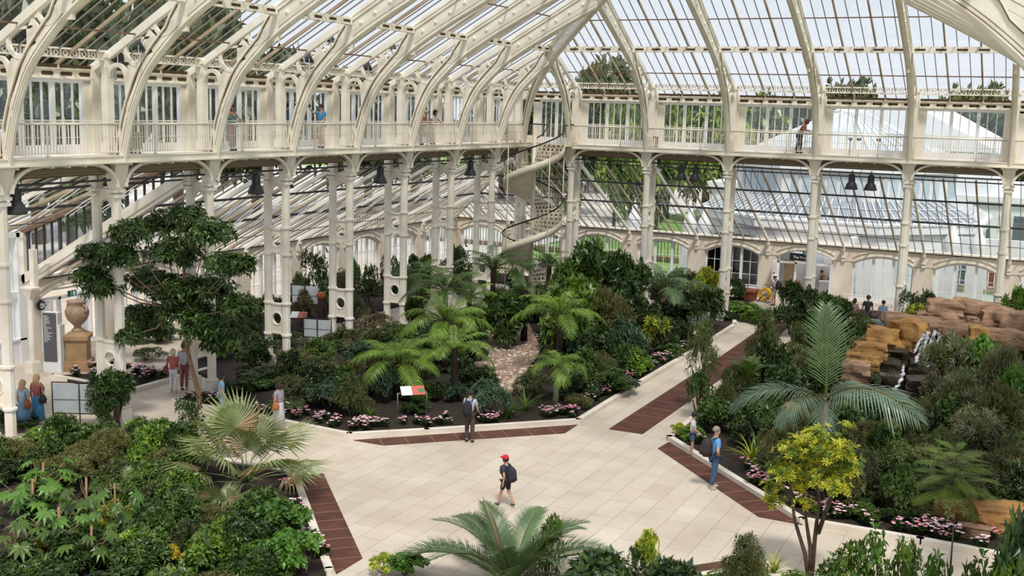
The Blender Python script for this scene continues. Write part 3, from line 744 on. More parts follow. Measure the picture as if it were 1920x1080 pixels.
a.bar((OUT, YC, lo(OUT) - .02), (xw, YC, lo(xw) - .02), .30, .34); a.bar((OUT, YC - .02, lo(OUT) - .3), (xw, YC - .02, lo(xw) - .3), .18, .14)
a.bar((OUT, YC, hi(OUT)), (xw, YC, hi(xw)), .22, .24, 1); a.box((OUT, YC, 4.2), (.36, .3, 2.0))
a.build('sloped_beam', [creamrib, rust], pb)
pc = thing('slender_post', 'slender cream iron post with capital under the sloped beam beside the porch', 'post', (-35.0, 29.2, 0))
a = MB(); a.prism(octo(.11), .3, 3.0); a.box((0, 0, .2), (.42, .42, .4)); a.box((0, 0, .42), (.34, .34, .06)); a.build('shaft', cream, pc)
a = MB(); a.add([(-.11, -.11, 2.9), (.11, -.11, 2.9), (.11, .11, 2.9), (-.11, .11, 2.9), (-.3, -.2, 3.25), (.3, -.2, 3.25), (.3, .2, 3.25), (-.3, .2, 3.25)], [(0, 3, 2, 1), (4, 5, 6, 7), (0, 1, 5, 4), (1, 2, 6, 5), (2, 3, 7, 6), (3, 0, 4, 7)]); a.box((0, 0, 3.28), (.66, .42, .07)); a.build('capital', cream, pc)
a = MB(); a.box((0, .2, 4.0), (.24, .2, 1.5)); a.ringyz(.95, 3.3, .8, .14, .14, a0=PI * .5, a1=PI, n=10, axis='x'); a.build('upper_bracket', cream, pc)
wl = thing('bulkhead_light', 'round black bulkhead wall light beside the aisle doorway', 'wall light', (OUT + .08, 30.95, 2.2))
a = MB(); a.lathe([(.2, 0), (.2, .06), (.16, .1)], n=18); o = link('backplate', a.mesh('backplate', blackp), wl); o.rotation_euler = (0, PI / 2, 0)
a = MB(); a.lathe([(.14, .08), (.12, .13), (.05, .17)], n=18); o = link('lens', a.mesh('lens', whitep), wl); o.rotation_euler = (0, PI / 2, 0)
a = MB(); a.box((.14, 0, 0), (.04, .30, .03)); a.box((.14, 0, 0), (.04, .03, .30)); a.build('guard', blackp, wl)
# doorway in the aisle wall, with exit sign
dr = thing('door_1', None, None, (OUT + .2, (AY[7] + AY[8]) / 2, 0), -PI / 2, kind='structure')
a = MB()
for x in (-1.55, 1.55, -.6, .6): a.box((x, -.3, 1.2), (.12, .14, 2.4))
a.box((0, -.3, 2.35), (3.2, .14, .12)); a.box((0, -.3, 2.72), (3.1, .08, .06)); a.build('door_frame', whitep, dr)
a = MB(); a.box((1.1, -.55, 1.2), (.06, .9, 2.3)); a.box((-1.1, -.75, 1.2), (.06, .9, 2.3)); a.build('door_leaf', whitep, dr)
a = MB(); a.add([(-1.5, -1.0, 0), (1.5, -1.0, 0), (1.5, -1.0, 2.3), (-1.5, -1.0, 2.3)], [(0, 1, 2, 3)]); a.build('pane', wglass, dr)

def text(parent, body, size, mt, loc, rot, name='lettering', ext=.004, align='CENTER'):
    cu = bpy.data.curves.new(name, 'FONT'); cu.body = body; cu.size = size; cu.extrude = ext; cu.align_x = align; cu.align_y = 'CENTER'
    o = bpy.data.objects.new(name, cu); COL.objects.link(o)
    dg = bpy.context.evaluated_depsgraph_get(); me = bpy.data.meshes.new_from_object(o.evaluated_get(dg)); bpy.data.objects.remove(o); me.materials.clear(); me.materials.append(mt)
    q = link(name, me, parent); q.location = loc; q.rotation_euler = rot; return q
greens = mat('exit_green', (.01, .14, .11), .4); whitegl = mat('sign_white', (.85, .86, .84), .5)
def exitsign(loc, rz, label):
    t = thing('exit_sign', label, 'exit sign', loc, rz); a = MB(); a.box((0, 0, 0), (.42, .06, .24)); spt = a.build('sign_plate', greens, t)
    a = MB(); a.box((.08, -.035, 0), (.12, .01, .17)); a.lathe([(.0, 0), (.025, .02), (.0, .05)], (-.08, -.04, .05), 8); a.bar((-.08, -.036, .05), (-.06, -.036, -.02), .03, .01); a.bar((-.06, -.036, -.02), (-.1, -.036, -.08), .02, .01); a.bar((-.06, -.036, -.02), (-.02, -.036, -.07), .02, .01); a.build('pictogram', whitegl, spt)
exitsign((OUT + .4, 32.25, 2.55), PI / 2, 'green running-man exit sign in the aisle doorway behind the urn')

# end wall doorway to the shop: frame, shop front sign, side panel
XDr = (BX[2] + BX[3]) / 2
dr = thing('door_2', None, None, (XDr, OUTB + .22, 0), PI, kind='structure')
a = MB()
for x in (-1.55, 1.55, -.55, .55): a.box((x, 0, 1.25), (.12, .12, 2.5))
a.box((0, 0, 2.12), (3.2, .12, .10)); a.box((0, 0, 2.82), (1.9, .08, .05)); a.build('door_frame', whitep, dr)
a = MB(); a.box((1.65, .5, 1.15), (.07, 1.0, 2.2)); a.box((-1.62, .55, 1.15), (.07, 1.0, 2.2)); a.build('door_leaf', whitep, dr)
for s in (1.6, -1.57):
    a = MB(); a.box((s, .9, 1.5), (.13, .05, .18)); a.box((s, .9, .7), (.13, .05, .18)); a.build('door_closer', blackp, dr)
sg = thing('shop_sign', 'black hanging sign with white lettering over the shop doorway', 'sign', (XDr - .1, OUTB - .16, 2.52), 0)
a = MB(); a.box((0, 0, 0), (1.5, .05, .42)); sgb = a.build('sign_board', mat('sign_black', (.012, .012, .015), .5), sg)
text(sgb, 'The Museum', .21, whitegl, (0, -.032, -.02), (PI / 2, 0, 0))
a = MB(); a.bar((-.6, 0, .2), (-.6, 0, .5), .015, .015); a.bar((.6, 0, .2), (.6, 0, .5), .015, .015); a.build('hanger', blackp, sg)
exitsign((XDr + .12, OUTB - .32, 2.80), 0, 'dark green exit sign fixed above the black shop sign')
wd = tag(MB().box((XDr - 1.05, OUTB + .9, 1.1), (.62, .05, 2.2)).build('door_panel_board', mat('oak', (.50, .36, .22), .6, var=.25, scale=6)), 'tall pale oak panel just inside the shop doorway', 'panel')

# ================================================================== urn, signs, boards, bollard, pot, reel
stone = mat('sandstone', (.42, .27, .145), .85, col2=(.30, .19, .10), scale=2.5, bump=.2, bscale=30)
terra = mat('weathered_terracotta', (.46, .33, .235), .8, col2=(.33, .22, .15), scale=4)
u = thing('stone_urn', 'weathered terracotta urn with handles standing on the tall sandstone pedestal', 'urn', (-34.0, 30.5, 1.52))
a = MB(); a.lathe([(.22, 0), (.24, .05), (.15, .12), (.13, .2), (.2, .28), (.36, .45), (.44, .65), (.45, .8), (.38, .95), (.30, 1.02), (.34, 1.1), (.38, 1.16), (.38, 1.2), (.30, 1.2)], n=24); ubw = a.build('bowl', terra, u)
for s in (-1, 1):
    a = MB(); a.tube([(s * .33, 0, 1.05), (s * .50, 0, 1.0), (s * .52, 0, .85), (s * .43, 0, .75)], .045, 8); a.build('handle', terra, ubw)
p = thing('pedestal', 'square brown sandstone pedestal under the terracotta urn', 'pedestal', (-34.0, 30.5, 0), .62)
for nm, cz, d in (('plinth', .2, (.98, .98, .4)), ('shaft', .8, (.78, .78, .85)), ('cap', 1.3, (.92, .92, .16))): a = MB(); a.box((0, 0, cz), d); a.build(nm, stone, p)
a = MB(); a.add([(-.44, -.44, 1.38), (.44, -.44, 1.38), (.44, .44, 1.38), (-.44, .44, 1.38), (-.22, -.22, 1.52), (.22, -.22, 1.52), (.22, .22, 1.52), (-.22, .22, 1.52)], [(4, 5, 6, 7), (0, 1, 5, 4), (1, 2, 6, 5), (2, 3, 7, 6), (3, 0, 4, 7)]); a.build('sloped_top', stone, p)
tt = thing('sign_totem', 'tall white totem sign with dark grey lettered face beside the urn', 'sign', (-34.45, 29.75, 0), .35)
a = MB(); a.box((0, 0, .2), (.72, .42, .4)); a.build('base', whitep, tt)
a = MB(); a.box((-.05, 0, 1.35), (.62, .34, 1.95)); a.box((.31, 0, 1.1), (.08, .36, 1.5)); a.build('cabinet', whitep, tt)
a = MB(); a.box((-.06, -.19, 1.38), (.52, .04, 1.9)); fce = a.build('face', mat('slate_grey', (.10, .10, .115), .5), tt)
a = MB(); rr = R(3)
for i in range(16):
    z = 2.2 - i * .065; wv = rr.uniform(.1, .34); a.box((-.28 + wv / 2, -.212, z), (wv, .005, .02))
a.build('lettering', whitegl, fce)
panelm = mat('board_grey', (.50, .54, .56), .5, col2=(.42, .47, .50), scale=2)
def boards(loc, rz, label, wd, h, n):
    t = thing('display_board', label, 'display board', loc, rz)
    for i in range(n):
        x = (i - (n - 1) / 2) * (wd + .08)
        a = MB(); a.box((x, 0, .45 + h / 2), (wd, .03, h)); a.box((x, -.017, .45 + h * .45), (wd, .01, .02), 1); a.build('panel', [panelm, blackp], t)
    a = MB(); tw = n * (wd + .08)
    for i in range(n + 1):
        x = -tw / 2 + i * tw / n; a.tube([(x, 0, 0), (x, 0, .5 + h)], .02, 6)
    a.bar((-tw / 2, 0, .5 + h), (tw / 2, 0, .5 + h), .03, .03); a.bar((-tw / 2, 0, .42), (tw / 2, 0, .42), .03, .03); a.build('frame', blackp, t)
boards((-27.9, 25.0, 0), .5, 'pair of grey display boards on a black frame beside the path to the urn', .78, .95, 2)
g2 = at(595, 625, 38.5); boards((g2.x, 38.5, .1), .3, 'pair of pale display boards among the dark shrubs by the ringed columns', .55, .75, 2)
g2 = at(572, 570, 43); boards((g2.x, 43, .5), .3, 'white gridded display board behind the columns beside the orange-topped post', .6, .85, 2)
g2 = at(1308, 600, 50); boards((g2.x, 50, .1), .4, 'white and red information board standing in the bed beside the central path', .5, .8, 2)
lecm = [whitegl, mat('sign_red', (.55, .12, .09), .5), mat('sign_green', (.08, .2, .08), .5)]
def lectern(px, py, Y, rz, label, wd=1.0, z0=.1):
    g3 = at(px, py, Y); t = thing('plant_sign', label, 'sign', (g3.x, Y, z0), rz)
    a = MB()
    for s in (-1, 1): a.bar((s * wd / 2, 0, 0), (s * wd / 2, 0, .78), .035, .035)
    a.bar((-wd / 2, 0, .76), (wd / 2, 0, .76), .03, .03); a.build('stand', chrome, t)
    q = MB(); q.box((-wd * .2, 0, 0), (wd * .38, .42, .02)); q.box((wd * .22, 0, 0), (wd * .42, .42, .02), 1); q.box((wd * .30, -.02, .012), (wd * .2, .2, .004), 2)
    o = q.build('panel', lecm, t); o.location = (0, -.02, .84); o.rotation_euler = (.55, 0, 0)
lectern(772, 790, 31.6, .75, 'angled white and red plant sign on a steel stand in front of the tree ferns')
lectern(560, 607, 40.5, .4, 'white and red angled panel on the railing beside the pale display boards', .9)
lectern(1312, 630, 47.3, -.6, 'small angled white and red panel at the kerb of the central path', .7)
b3 = thing('bollard_light', 'dark brown post topped by an orange globe in front of the aisle columns', 'post', (*at(602, 590, 42.0).xy, .1))
a = MB(); a.lathe([(.16, 0), (.17, .5), (.16, 1.35), (.14, 1.4)], n=14); a.build('post', mat('dark_brown', (.06, .025, .02), .6), b3)
a = MB(); a.lathe([(.10, 1.38), (.2, 1.46), (.22, 1.56), (.16, 1.68), (.0, 1.72)], n=14); a.build('globe', mat('orange_globe', (.42, .11, .03), .5), b3)
hl = MB(); hl.bar(at(520, 590, 40.8), at(720, 545, 46.5), .05, .06); hl.bar(at(520, 590, 40.8) - Vector((0, 0, .9)), at(520, 590, 40.8), .05, .05); hl.bar(at(720, 545, 46.5) - Vector((0, 0, 1.2)), at(720, 545, 46.5), .05, .05)
tag(hl.build('dark_handrail', mat('dark_rail', (.035, .02, .015), .5)), 'dark brown handrail running behind the ringed columns', 'handrail')
tp = thing('planter_box', 'square terracotta planter with a thin sapling below the dark windows', 'planter', (-16.1, 62.6, .02))
a = MB(); a.add([(-.42, -.42, 0), (.42, -.42, 0), (.42, .42, 0), (-.42, .42, 0), (-.52, -.52, .6), (.52, -.52, .6), (.52, .52, .6), (-.52, .52, .6)], [(0, 3, 2, 1), (4, 5, 6, 7), (0, 1, 5, 4), (1, 2, 6, 5), (2, 3, 7, 6), (3, 0, 4, 7)]); a.box((0, 0, .57), (1.12, 1.12, .09)); a.build('pot', mat('terracotta', (.30, .085, .05), .8, var=.25), tp)
a = MB(); a.tube([(0, 0, .6), (.02, 0, 2.3)], .02, 6); a.build('stem', rust, tp)
hr2 = thing('hose_reel', 'coiled bright yellow hose on a reel beside the terracotta planter', 'hose reel', (-15.1, 62.7, .02))
a = MB()
for i in range(6):
    y = -.14 + i * .056
    for r in (.34, .26): a.tube([(r * math.cos(t * PI / 10), y, .42 + r * math.sin(t * PI / 10)) for t in range(21)], .035, 6, cap=False)
a.build('hose', mat('yellow_hose', (.75, .45, .02), .45), hr2)
a = MB(); a.bar((-.4, -.2, 0), (0, -.2, .45), .03, .03); a.bar((.4, -.2, 0), (0, -.2, .45), .03, .03); a.bar((-.4, .2, 0), (0, .2, .45), .03, .03); a.bar((.4, .2, 0), (0, .2, .45), .03, .03); a.bar((.42, 0, 0), (.42, 0, .95), .03, .03); a.bar((-.1, 0, .95), (.42, 0, .95), .03, .03); a.build('stand', blackp, hr2)
# small fittings on the galleries
gbox = mat('khaki_box', (.36, .37, .26), .6)
for (px, lb) in ((250, 'khaki control box on the long gallery floor near the large floodlight'), (527, 'khaki control box on the gallery floor between the turquoise woman and the photographing man'), (653, 'khaki control box on the long gallery beyond the photographing man')):
    q = atx(px, 270, XA - .75); t = thing('control_box', lb, 'control box', (q.x, q.y, 8.72)); a = MB(); a.box((0, 0, .4), (.3, .45, .5)); a.box((0, 0, .67), (.36, .52, .04)); a.build('cabinet', gbox, t)
    for s in (-.18, .18):
        for s2 in (-.1, .1): a = MB(); a.box((s2, s, .08), (.04, .04, .16)); a.build('leg', blackp, t)
def lever(x, y, lb):
    t = thing('ventilator_lever', lb, 'lever', (x, y, 8.72)); a = MB(); a.tube([(0, 0, 0), (0, 0, .72)], .018, 6); a.build('rod', rust, t); a = MB(); a.lathe([(.02, .7), (.10, .76), (.11, .84), (.03, .86)], n=10); a.build('wheel', darkg, t)
lever(-10.0 + .30, YB + .4, 'vent lever with dark handwheel on the end gallery, first of the close pair'); lever(-9.5 + .2, YB + .4, 'vent lever with dark handwheel on the end gallery, second of the close pair'); lever(-8.4, YB + .4, 'single vent lever past the close pair, just beyond the end gallery column')
t = thing('gallery_stool', 'small dark-topped stool standing on the end gallery near the stairs', 'stool', (at(1226, 270, YB + .7).x, YB + .7, 8.72)); a = MB(); a.box((0, 0, .52), (.4, .3, .06)); a.build('seat', darkg, t)
for sx in (-.15, .15):
    for sy in (-.1, .1): a = MB(); a.box((sx, sy, .25), (.04, .04, .5)); a.build('leg', rust, t)
# ================================================================== people
def skin_mesh(name, pts, edges, radii, mt, sub=1):
    me = bpy.data.meshes.new(name); me.from_pydata([tuple(p) for p in pts], edges, [])
    o = bpy.data.objects.new(name, me); COL.objects.link(o)
    sk = o.modifiers.new('s', 'SKIN'); sk.use_smooth_shade = True
    for i, r in enumerate(radii):
        v = me.skin_vertices[0].data[i]; v.radius = r if isinstance(r, tuple) else (r, r); v.use_root = (i == 0)
    ss2 = o.modifiers.new('d', 'SUBSURF'); ss2.levels = sub; ss2.render_levels = sub
    dg = bpy.context.evaluated_depsgraph_get(); m2 = bpy.data.meshes.new_from_object(o.evaluated_get(dg))
    bpy.data.objects.remove(o); m2.name = name; m2.materials.clear(); m2.materials.append(mt)
    for p in m2.polygons: p.use_smooth = True
    return m2
CM = {}
def cloth(c, rough=.8):
    if c not in CM: CM[c] = mat('cloth_%d' % len(CM), c, rough, var=.25, scale=9)
    return CM[c]
def flat(me, z0, k=.72):
    for v in me.vertices:
        if v.co.z > z0 and abs(v.co.x) < .25: pass
    return me
ARMS = {'down': ((.235, .02, 1.14), (.25, -.05, .88)), 'swing': ((.235, .12, 1.16), (.22, .05, .90)), 'fwd': ((.22, -.06, 1.17), (.18, -.26, 1.02)),
        'rail': ((.25, -.12, 1.20), (.16, -.38, 1.14)), 'photo': ((.26, -.22, 1.36), (.14, -.46, 1.52)), 'hip': ((.36, .08, 1.16), (.20, -.02, 1.04)), 'up': ((.22, -.30, 1.42), (.10, -.58, 1.60))}
SKIN = (.56, .33, .23)
def person(label, loc, face, h=1.72, top=(.5, .5, .5), bottom=(.1, .1, .12), shoes=(.05, .05, .05), hair=(.03, .02, .015), skin=SKIN, arms=('down', 'down'), legs='stand', lean=0.0,
           hairstyle='short', skirt=None, sleeves=.45, shorts=False, hat=None, pack=None, bag=None, glasses=False, group=None, turn=0.0):
    s = h / 1.75; t = thing('person', label, 'person', loc, face, group, scale=s)
    sm = cloth(skin, .55)
    def L(p):                                                       # lean the upper body forward (towards -y) about the hips
        x, y, z = p
        if z <= .95: return Vector(p)
        dz = z - .95; return Vector((x, y * math.cos(lean) - dz * math.sin(lean), .95 + dz * math.cos(lean) + y * math.sin(lean) * 0))
    LG = {'stand': (((.095, -.01, .5), (.10, .02, .085)), ((-.095, -.01, .5), (-.10, .02, .085))),
          'walk': (((.09, -.14, .52), (.09, -.24, .10)), ((-.09, .04, .50), (-.09, .30, .16))),
          'step': (((.10, -.06, .5), (.10, -.04, .085)), ((-.09, .03, .5), (-.10, .10, .09))),
          'sit': (((.10, -.42, .92), (.10, -.46, .50)), ((-.10, -.42, .92), (-.10, -.46, .50)))}[legs]
    P = [(0, 0, .96), L((0, 0, 1.16)), L((0, 0, 1.36)), L((0, 0, 1.47)), L((0, -.01, 1.535)), L((0, -.02, 1.60)), L((0, -.02, 1.68)), L((0, -.015, 1.735))]
    E = [(i, i + 1) for i in range(7)]; rad = [.12, .115, .125, .07, .055, .085, .10, .06]
    P.append(L((turn * .1, -.125, 1.615))); E.append((5, 8)); rad.append(.018)    # nose
    hands = []
    for sd, (key) in ((1, arms[0]), (-1, arms[1])):
        el, hd = ARMS[key]; b0 = len(P)
        P += [L((sd * .175, 0, 1.43)), L((sd * el[0], el[1], el[2])), L((sd * hd[0], hd[1], hd[2]))]; E += [(2, b0), (b0, b0 + 1), (b0 + 1, b0 + 2)]; rad += [.058, .043, .030]
        d = (P[b0 + 2] - P[b0 + 1]).normalized(); side = d.cross(Vector((0, 1, .3))).normalized()
        palm = P[b0 + 2] + d * .075; P.append(palm); E.append((b0 + 2, b0 + 3)); rad.append((.034, .022)); hands.append(palm)
        for q in range(4):
            k1 = palm + side * (.024 * (q - 1.5)) + d * .045; k2 = k1 + d * (.034 if q in (1, 2) else .026) + Vector((0, -.012, -.006)); b1 = len(P)
            P += [k1, k2]; E += [(b0 + 3, b1), (b1, b1 + 1)]; rad += [.0095, .008]
        b1 = len(P); P += [P[b0 + 2] + d * .04 + side * -.04, P[b0 + 2] + d * .08 + side * -.058]; E += [(b0 + 2, b1), (b1, b1 + 1)]; rad += [.011, .009]
    for sd, (kn, an) in zip((1, -1), LG):
        b0 = len(P); tz = -.13 if legs != 'walk' else -.12
        P += [Vector((sd * .085, 0, .90)), Vector(kn), Vector(an), Vector((an[0], an[1] + tz, an[2] - .045))]; E += [(0, b0), (b0, b0 + 1), (b0 + 1, b0 + 2), (b0 + 2, b0 + 3)]; rad += [.088, .058, .040, .036]
    body = skin_mesh('body', P, E, rad, sm); ob = link('body', body, t)
    hip = [Vector((sd * .085, 0, .90)) for sd in (1, -1)]
    # top
    TP = [(0, 0, .93), L((0, 0, 1.10)), L((0, 0, 1.30)), L((0, 0, 1.43))]; TE = [(0, 1), (1, 2), (2, 3)]; TR = [.150, .142, .152, .085]
    for sd, key in ((1, arms[0]), (-1, arms[1])):
        el, hd = ARMS[key]; a = L((sd * .175, 0, 1.42)); e2 = L((sd * el[0], el[1], el[2])); hh = L((sd * hd[0], hd[1], hd[2])); b0 = len(TP)
        TP.append(a); TE.append((2, b0)); TR.append(.078)
        if sleeves > 0:
            TP.append(a + (e2 - a) * min(1, sleeves * 1.6)); TE.append((b0, b0 + 1)); TR.append(.062)
            if sleeves > .7: TP.append(e2 + (hh - e2) * .85); TE.append((b0 + 1, b0 + 2)); TR.append(.045)
    tm = skin_mesh('top', TP, TE, TR, cloth(top)); link('top', tm, t)
    # bottom
    if skirt:
        q = MB(); q.lathe([(.16, 1.02), (.17, .92), (.20, .70), (.235, skirt)], n=18); link('skirt', q.mesh('skirt', cloth(bottom)), t)
    else:
        BP = [Vector((0, 0, .97))]; BE = []; BR = [.148]
        for (kn, an), hp in zip(LG, hip):
            b0 = len(BP); kn = Vector(kn); an = Vector(an); BP += [hp, kn if not shorts else hp + (kn - hp) * .85]; BE += [(0, b0), (b0, b0 + 1)]; BR += [.108, .082]
            if not shorts: BP.append(kn + (an - kn) * .92); BE.append((b0 + 1, b0 + 2)); BR.append(.068)
        link('trousers' if not shorts else 'shorts', skin_mesh('trousers', BP, BE, BR, cloth(bottom)), t)
    for (kn, an) in LG:
        tz = -.13
        me = skin_mesh('shoe', [(an[0], an[1] + .03, an[2] - .03), (an[0], an[1] - .05, an[2] - .045), (an[0], an[1] + tz - .02, an[2] - .05)], [(0, 1), (1, 2)], [.052, .048, .042], cloth(shoes)); link('shoe', me, t)
    # head details
    hc = L((0, -.02, 1.665)); q = MB()
    prof = [(.0, .112), (.055, .10), (.095, .055), (.112, 0), (.108, -.05)] if hairstyle != 'bald' else [(.0, .112), (.06, .098), (.1, .05), (.108, .0)]
    if hairstyle != 'none':
        q.lathe(prof[::-1], (0, 0, 0), 14)
        if hairstyle == 'long': q.tube([(0, .05, .02), (0, .085, -.12), (0, .09, -.26), (0, .08, -.36)], [.095, .105, .10, .05], 10)
        if hairstyle == 'bob': q.tube([(0, .03, .04), (0, .05, -.06), (0, .055, -.14)], [.108, .115, .085], 10)
        o = link('hair', q.mesh('hair', cloth(hair, .7)), t); o.location = hc + Vector((0, .018, .012)); o.rotation_euler = (-.28 - lean * .3, 0, 0)
    q = MB()
    for sd in (-1, 1): q.lathe([(.0, -.012), (.012, 0), (.0, .012)], (sd * .035, -.088, -.01), 8); 
    o = link('eyes', q.mesh('eyes', blackp), t); o.location = hc
    q = MB(); q.box((0, -.085, -.075), (.045, .012, .012)); o = link('mouth', q.mesh('mouth', cloth((.35, .12, .1))), t); o.location = hc
    if glasses: q = MB(); q.box((0, -.1, 0), (.14, .02, .035)); q.bar((.07, -.1, 0), (.1, .02, 0), .01, .012); q.bar((-.07, -.1, 0), (-.1, .02, 0), .01, .012); o = link('sunglasses', q.mesh('sunglasses', blackp), t); o.location = hc
    if hat:
        kind, hcol = hat; q = MB()
        if kind == 'cap': q.lathe([(.118, -.01), (.118, .03), (.10, .08), (.05, .115), (.0, .122)], n=14); q.prism([(.085, -.08), (.06, -.20), (0, -.225), (-.06, -.20), (-.085, -.08)], .0, .014)
        elif kind == 'sun': q.lathe([(.20, .0), (.20, .012), (.12, .02), (.115, .08), (.07, .125), (.0, .13)], n=16)
        o = link('hat', q.mesh('hat', cloth(hcol)), t); o.location = hc + Vector((0, 0, .035)); o.rotation_euler = (.05 - lean * .5, 0, 0)
    if pack:
        q = MB(); b1 = L((0, .24, 1.2)); q.tube([b1 + Vector((0, .0, -.24)), b1 + Vector((0, .02, -.1)), b1 + Vector((0, .02, .12)), b1 + Vector((0, -.02, .25))], [.13, .165, .15, .07], 10); q.tube([b1 + Vector((0, .14, -.18)), b1 + Vector((0, .14, .02))], [.09, .075], 8)
        bpk = link('backpack', q.mesh('backpack', cloth(pack)), t)
        q = MB()
        for sd in (-1, 1): q.tube([L((sd * .1, .14, 1.43)), L((sd * .12, .0, 1.50)), L((sd * .12, -.15, 1.40)), L((sd * .14, -.14, 1.2)), L((sd * .14, .1, 1.02))], .02, 6)
        link('strap', q.mesh('strap', cloth(pack)), bpk)
    if bag:
        bc, bx = bag; q = MB(); b1 = Vector((bx * .27, .08, .98)); q.tube([b1 + Vector((0, 0, -.15)), b1 + Vector((0, 0, -.05)), b1 + Vector((0, 0, .12))], [.10, .135, .07], 8)
        sbg = link('shoulder_bag', q.mesh('shoulder_bag', cloth(bc)), t); q = MB(); q.tube([b1 + Vector((0, 0, .1)), L((bx * .2, .12, 1.3)), L((bx * .14, .0, 1.5)), L((bx * .2, -.12, 1.3)), b1 + Vector((0, -.05, .1))], .013, 6); link('bag_strap', q.mesh('bag_strap', cloth(bc)), sbg)
    return t, hands
def G2(px, py, z=0.0): return tuple(gnd(px, py, z))
FW, BK = 0.0, PI                                                    # facing -y (towards the camera side) / +y
person('child in a red cap and dark clothes walking across the open plaza with a backpack', G2(948, 950), -PI / 2 - .25, 1.38, (.035, .045, .06), (.025, .025, .03), (.05, .05, .06), shorts=True, legs='walk', hat=('cap', (.62, .02, .025)), pack=(.03, .03, .045), arms=('swing', 'down'), hairstyle='short', lean=.06)
person('man seen from behind with a black backpack standing on the grating before the tree ferns', G2(880, 829), BK + .15, 1.70, (.46, .50, .58), (.085, .06, .05), (.02, .02, .02), pack=(.02, .02, .03), arms=('fwd', 'fwd'), sleeves=.5)
person('grey-haired man in light blue shirt and jeans standing with hand on hip', G2(1337, 916), PI * .72, 1.80, (.13, .36, .70), (.05, .12, .23), (.55, .55, .55), hair=(.34, .28, .25), arms=('down', 'hip'), pack=(.045, .03, .03), sleeves=.45, hairstyle='bald', legs='step')
person('boy in white T-shirt and denim shorts standing at the kerb beside the blue-shirted man', G2(1297, 853), PI * .55, 1.34, (.78, .78, .80), (.09, .15, .24), (.35, .1, .08), shorts=True, hat=('cap', (.03, .035, .05)), arms=('down', 'fwd'))
person('white-haired woman in red and white top and white trousers walking by the tree trunk', G2(326, 737), BK + .5, 1.62, (.50, .14, .12), (.78, .77, .80), (.6, .5, .42), hair=(.74, .66, .50), hairstyle='bob', bag=((.25, .05, .05), 1), legs='step', sleeves=.4)
person('man in pale blue shirt half hidden by the slanting tree trunk', tuple(gnd(345, 737) + Vector((-.25, .3, 0))), BK + .3, 1.75, (.60, .68, .75), (.30, .10, .12), (.1, .08, .07), hair=(.1, .08, .07))
person('blonde woman in long blue skirt and red top with a dark bag', G2(72, 797), BK + .25, 1.66, (.42, .12, .12), (.06, .22, .42), (.55, .4, .35), hair=(.60, .40, .18), hairstyle='long', skirt=.16, bag=((.03, .025, .03), -1), legs='step')
person('blonde woman in pale denim with a tan leather bag', G2(46, 806), BK + .1, 1.62, (.30, .44, .58), (.12, .24, .40), (.4, .3, .25), hair=(.55, .36, .18), hairstyle='long', skirt=.35, bag=((.26, .075, .03), -1))
person('dark-haired person in a light blue top half hidden behind the fan palm', G2(416, 782), PI * .8, 1.5, (.22, .40, .62), (.30, .40, .55), hair=(.03, .025, .02), hairstyle='bob')
person('dark-haired woman in a long white skirt with an orange bag passing behind the fan palm', G2(523, 806), -PI / 2, 1.58, (.35, .35, .42), (.66, .62, .66), hair=(.03, .02, .02), hairstyle='bob', skirt=.1, bag=((.50, .16, .05), 1), legs='step')
person('man in white sun hat and white shirt with a dark backpack at the shop doorway', G2(1450, 573), -PI * .62, 1.74, (.70, .64, .58), (.55, .50, .44), (.06, .05, .05), hat=('sun', (.75, .72, .68)), pack=(.03, .025, .045), shorts=True, arms=('fwd', 'down'))
bench = thing('garden_bench', 'low wooden bench under the three seated people beside the rocks', 'bench', (-9.05, 59.6, 0), .05)
a = MB(); 
for i in range(4): a.box((0, -.18 + i * .12, .44), (2.9, .1, .04))
a.build('seat', rust, bench)
for sx in (-1.2, 1.2): a = MB(); a.box((sx, 0, .21), (.08, .4, .42)); a.build('leg', rust, bench)
for px, lb, c, hc2, hs2, sz in ((1601, 'person in a pink floral top seated beyond the rocks, first of three', (.62, .40, .38), (.10, .03, .02), 'bob', 1.62), (1626, 'person in a dark grey top seated beyond the rocks, middle of three', (.06, .06, .075), (.12, .04, .025), 'short', 1.85), (1655, 'person in a light blue shirt seated beyond the rocks, last of three', (.30, .48, .72), (.03, .02, .02), 'short', 1.66)):
    q = at(px, 585, 59.6); person(lb, (q.x, 59.6, -.46), BK, sz, c, (.1, .1, .13), hair=hc2, hairstyle=hs2, legs='sit', lean=.1)
DZ = 8.73
def ga(px, off=.45): q = atx(px, 265, XA - off); return (q.x, q.y, DZ)
person('woman in a turquoise vest and sunglasses standing at the long gallery railing', ga(436), PI / 2, 1.66, (.01, .25, .33), (.40, .22, .20), (.03, .03, .03), hair=(.035, .02, .015), hairstyle='long', skin=(.40, .2, .13), arms=('rail', 'rail'), glasses=True, sleeves=0)
q0 = person('man in a blue polo shirt raising a camera at the long gallery railing', ga(603), -.15, 1.72, (.06, .27, .55), (.58, .36, .25), (.05, .05, .06), hair=(.03, .02, .015), arms=('fwd', 'up'), glasses=True)
a = MB(); a.box((0, 0, 0), (.13, .07, .09)); a.lathe([(.04, 0), (.045, .08)], (0, 0, .03), 10)
hd = Matrix.Rotation(-.15, 3, 'Z') @ (q0[1][1] * (1.72 / 1.75)); t = thing('camera', 'small black camera held up by the man in the blue polo shirt', 'camera', Vector(ga(603)) + hd + Vector((.03, -.03, .05))); a.build('camera_body', blackp, t)
person('elderly person in a red shirt leaning on the long gallery railing', ga(789), PI / 2 + .2, 1.62, (.42, .10, .10), (.55, .50, .42), (.06, .06, .06), hair=(.50, .34, .22), arms=('rail', 'rail'), lean=.38)
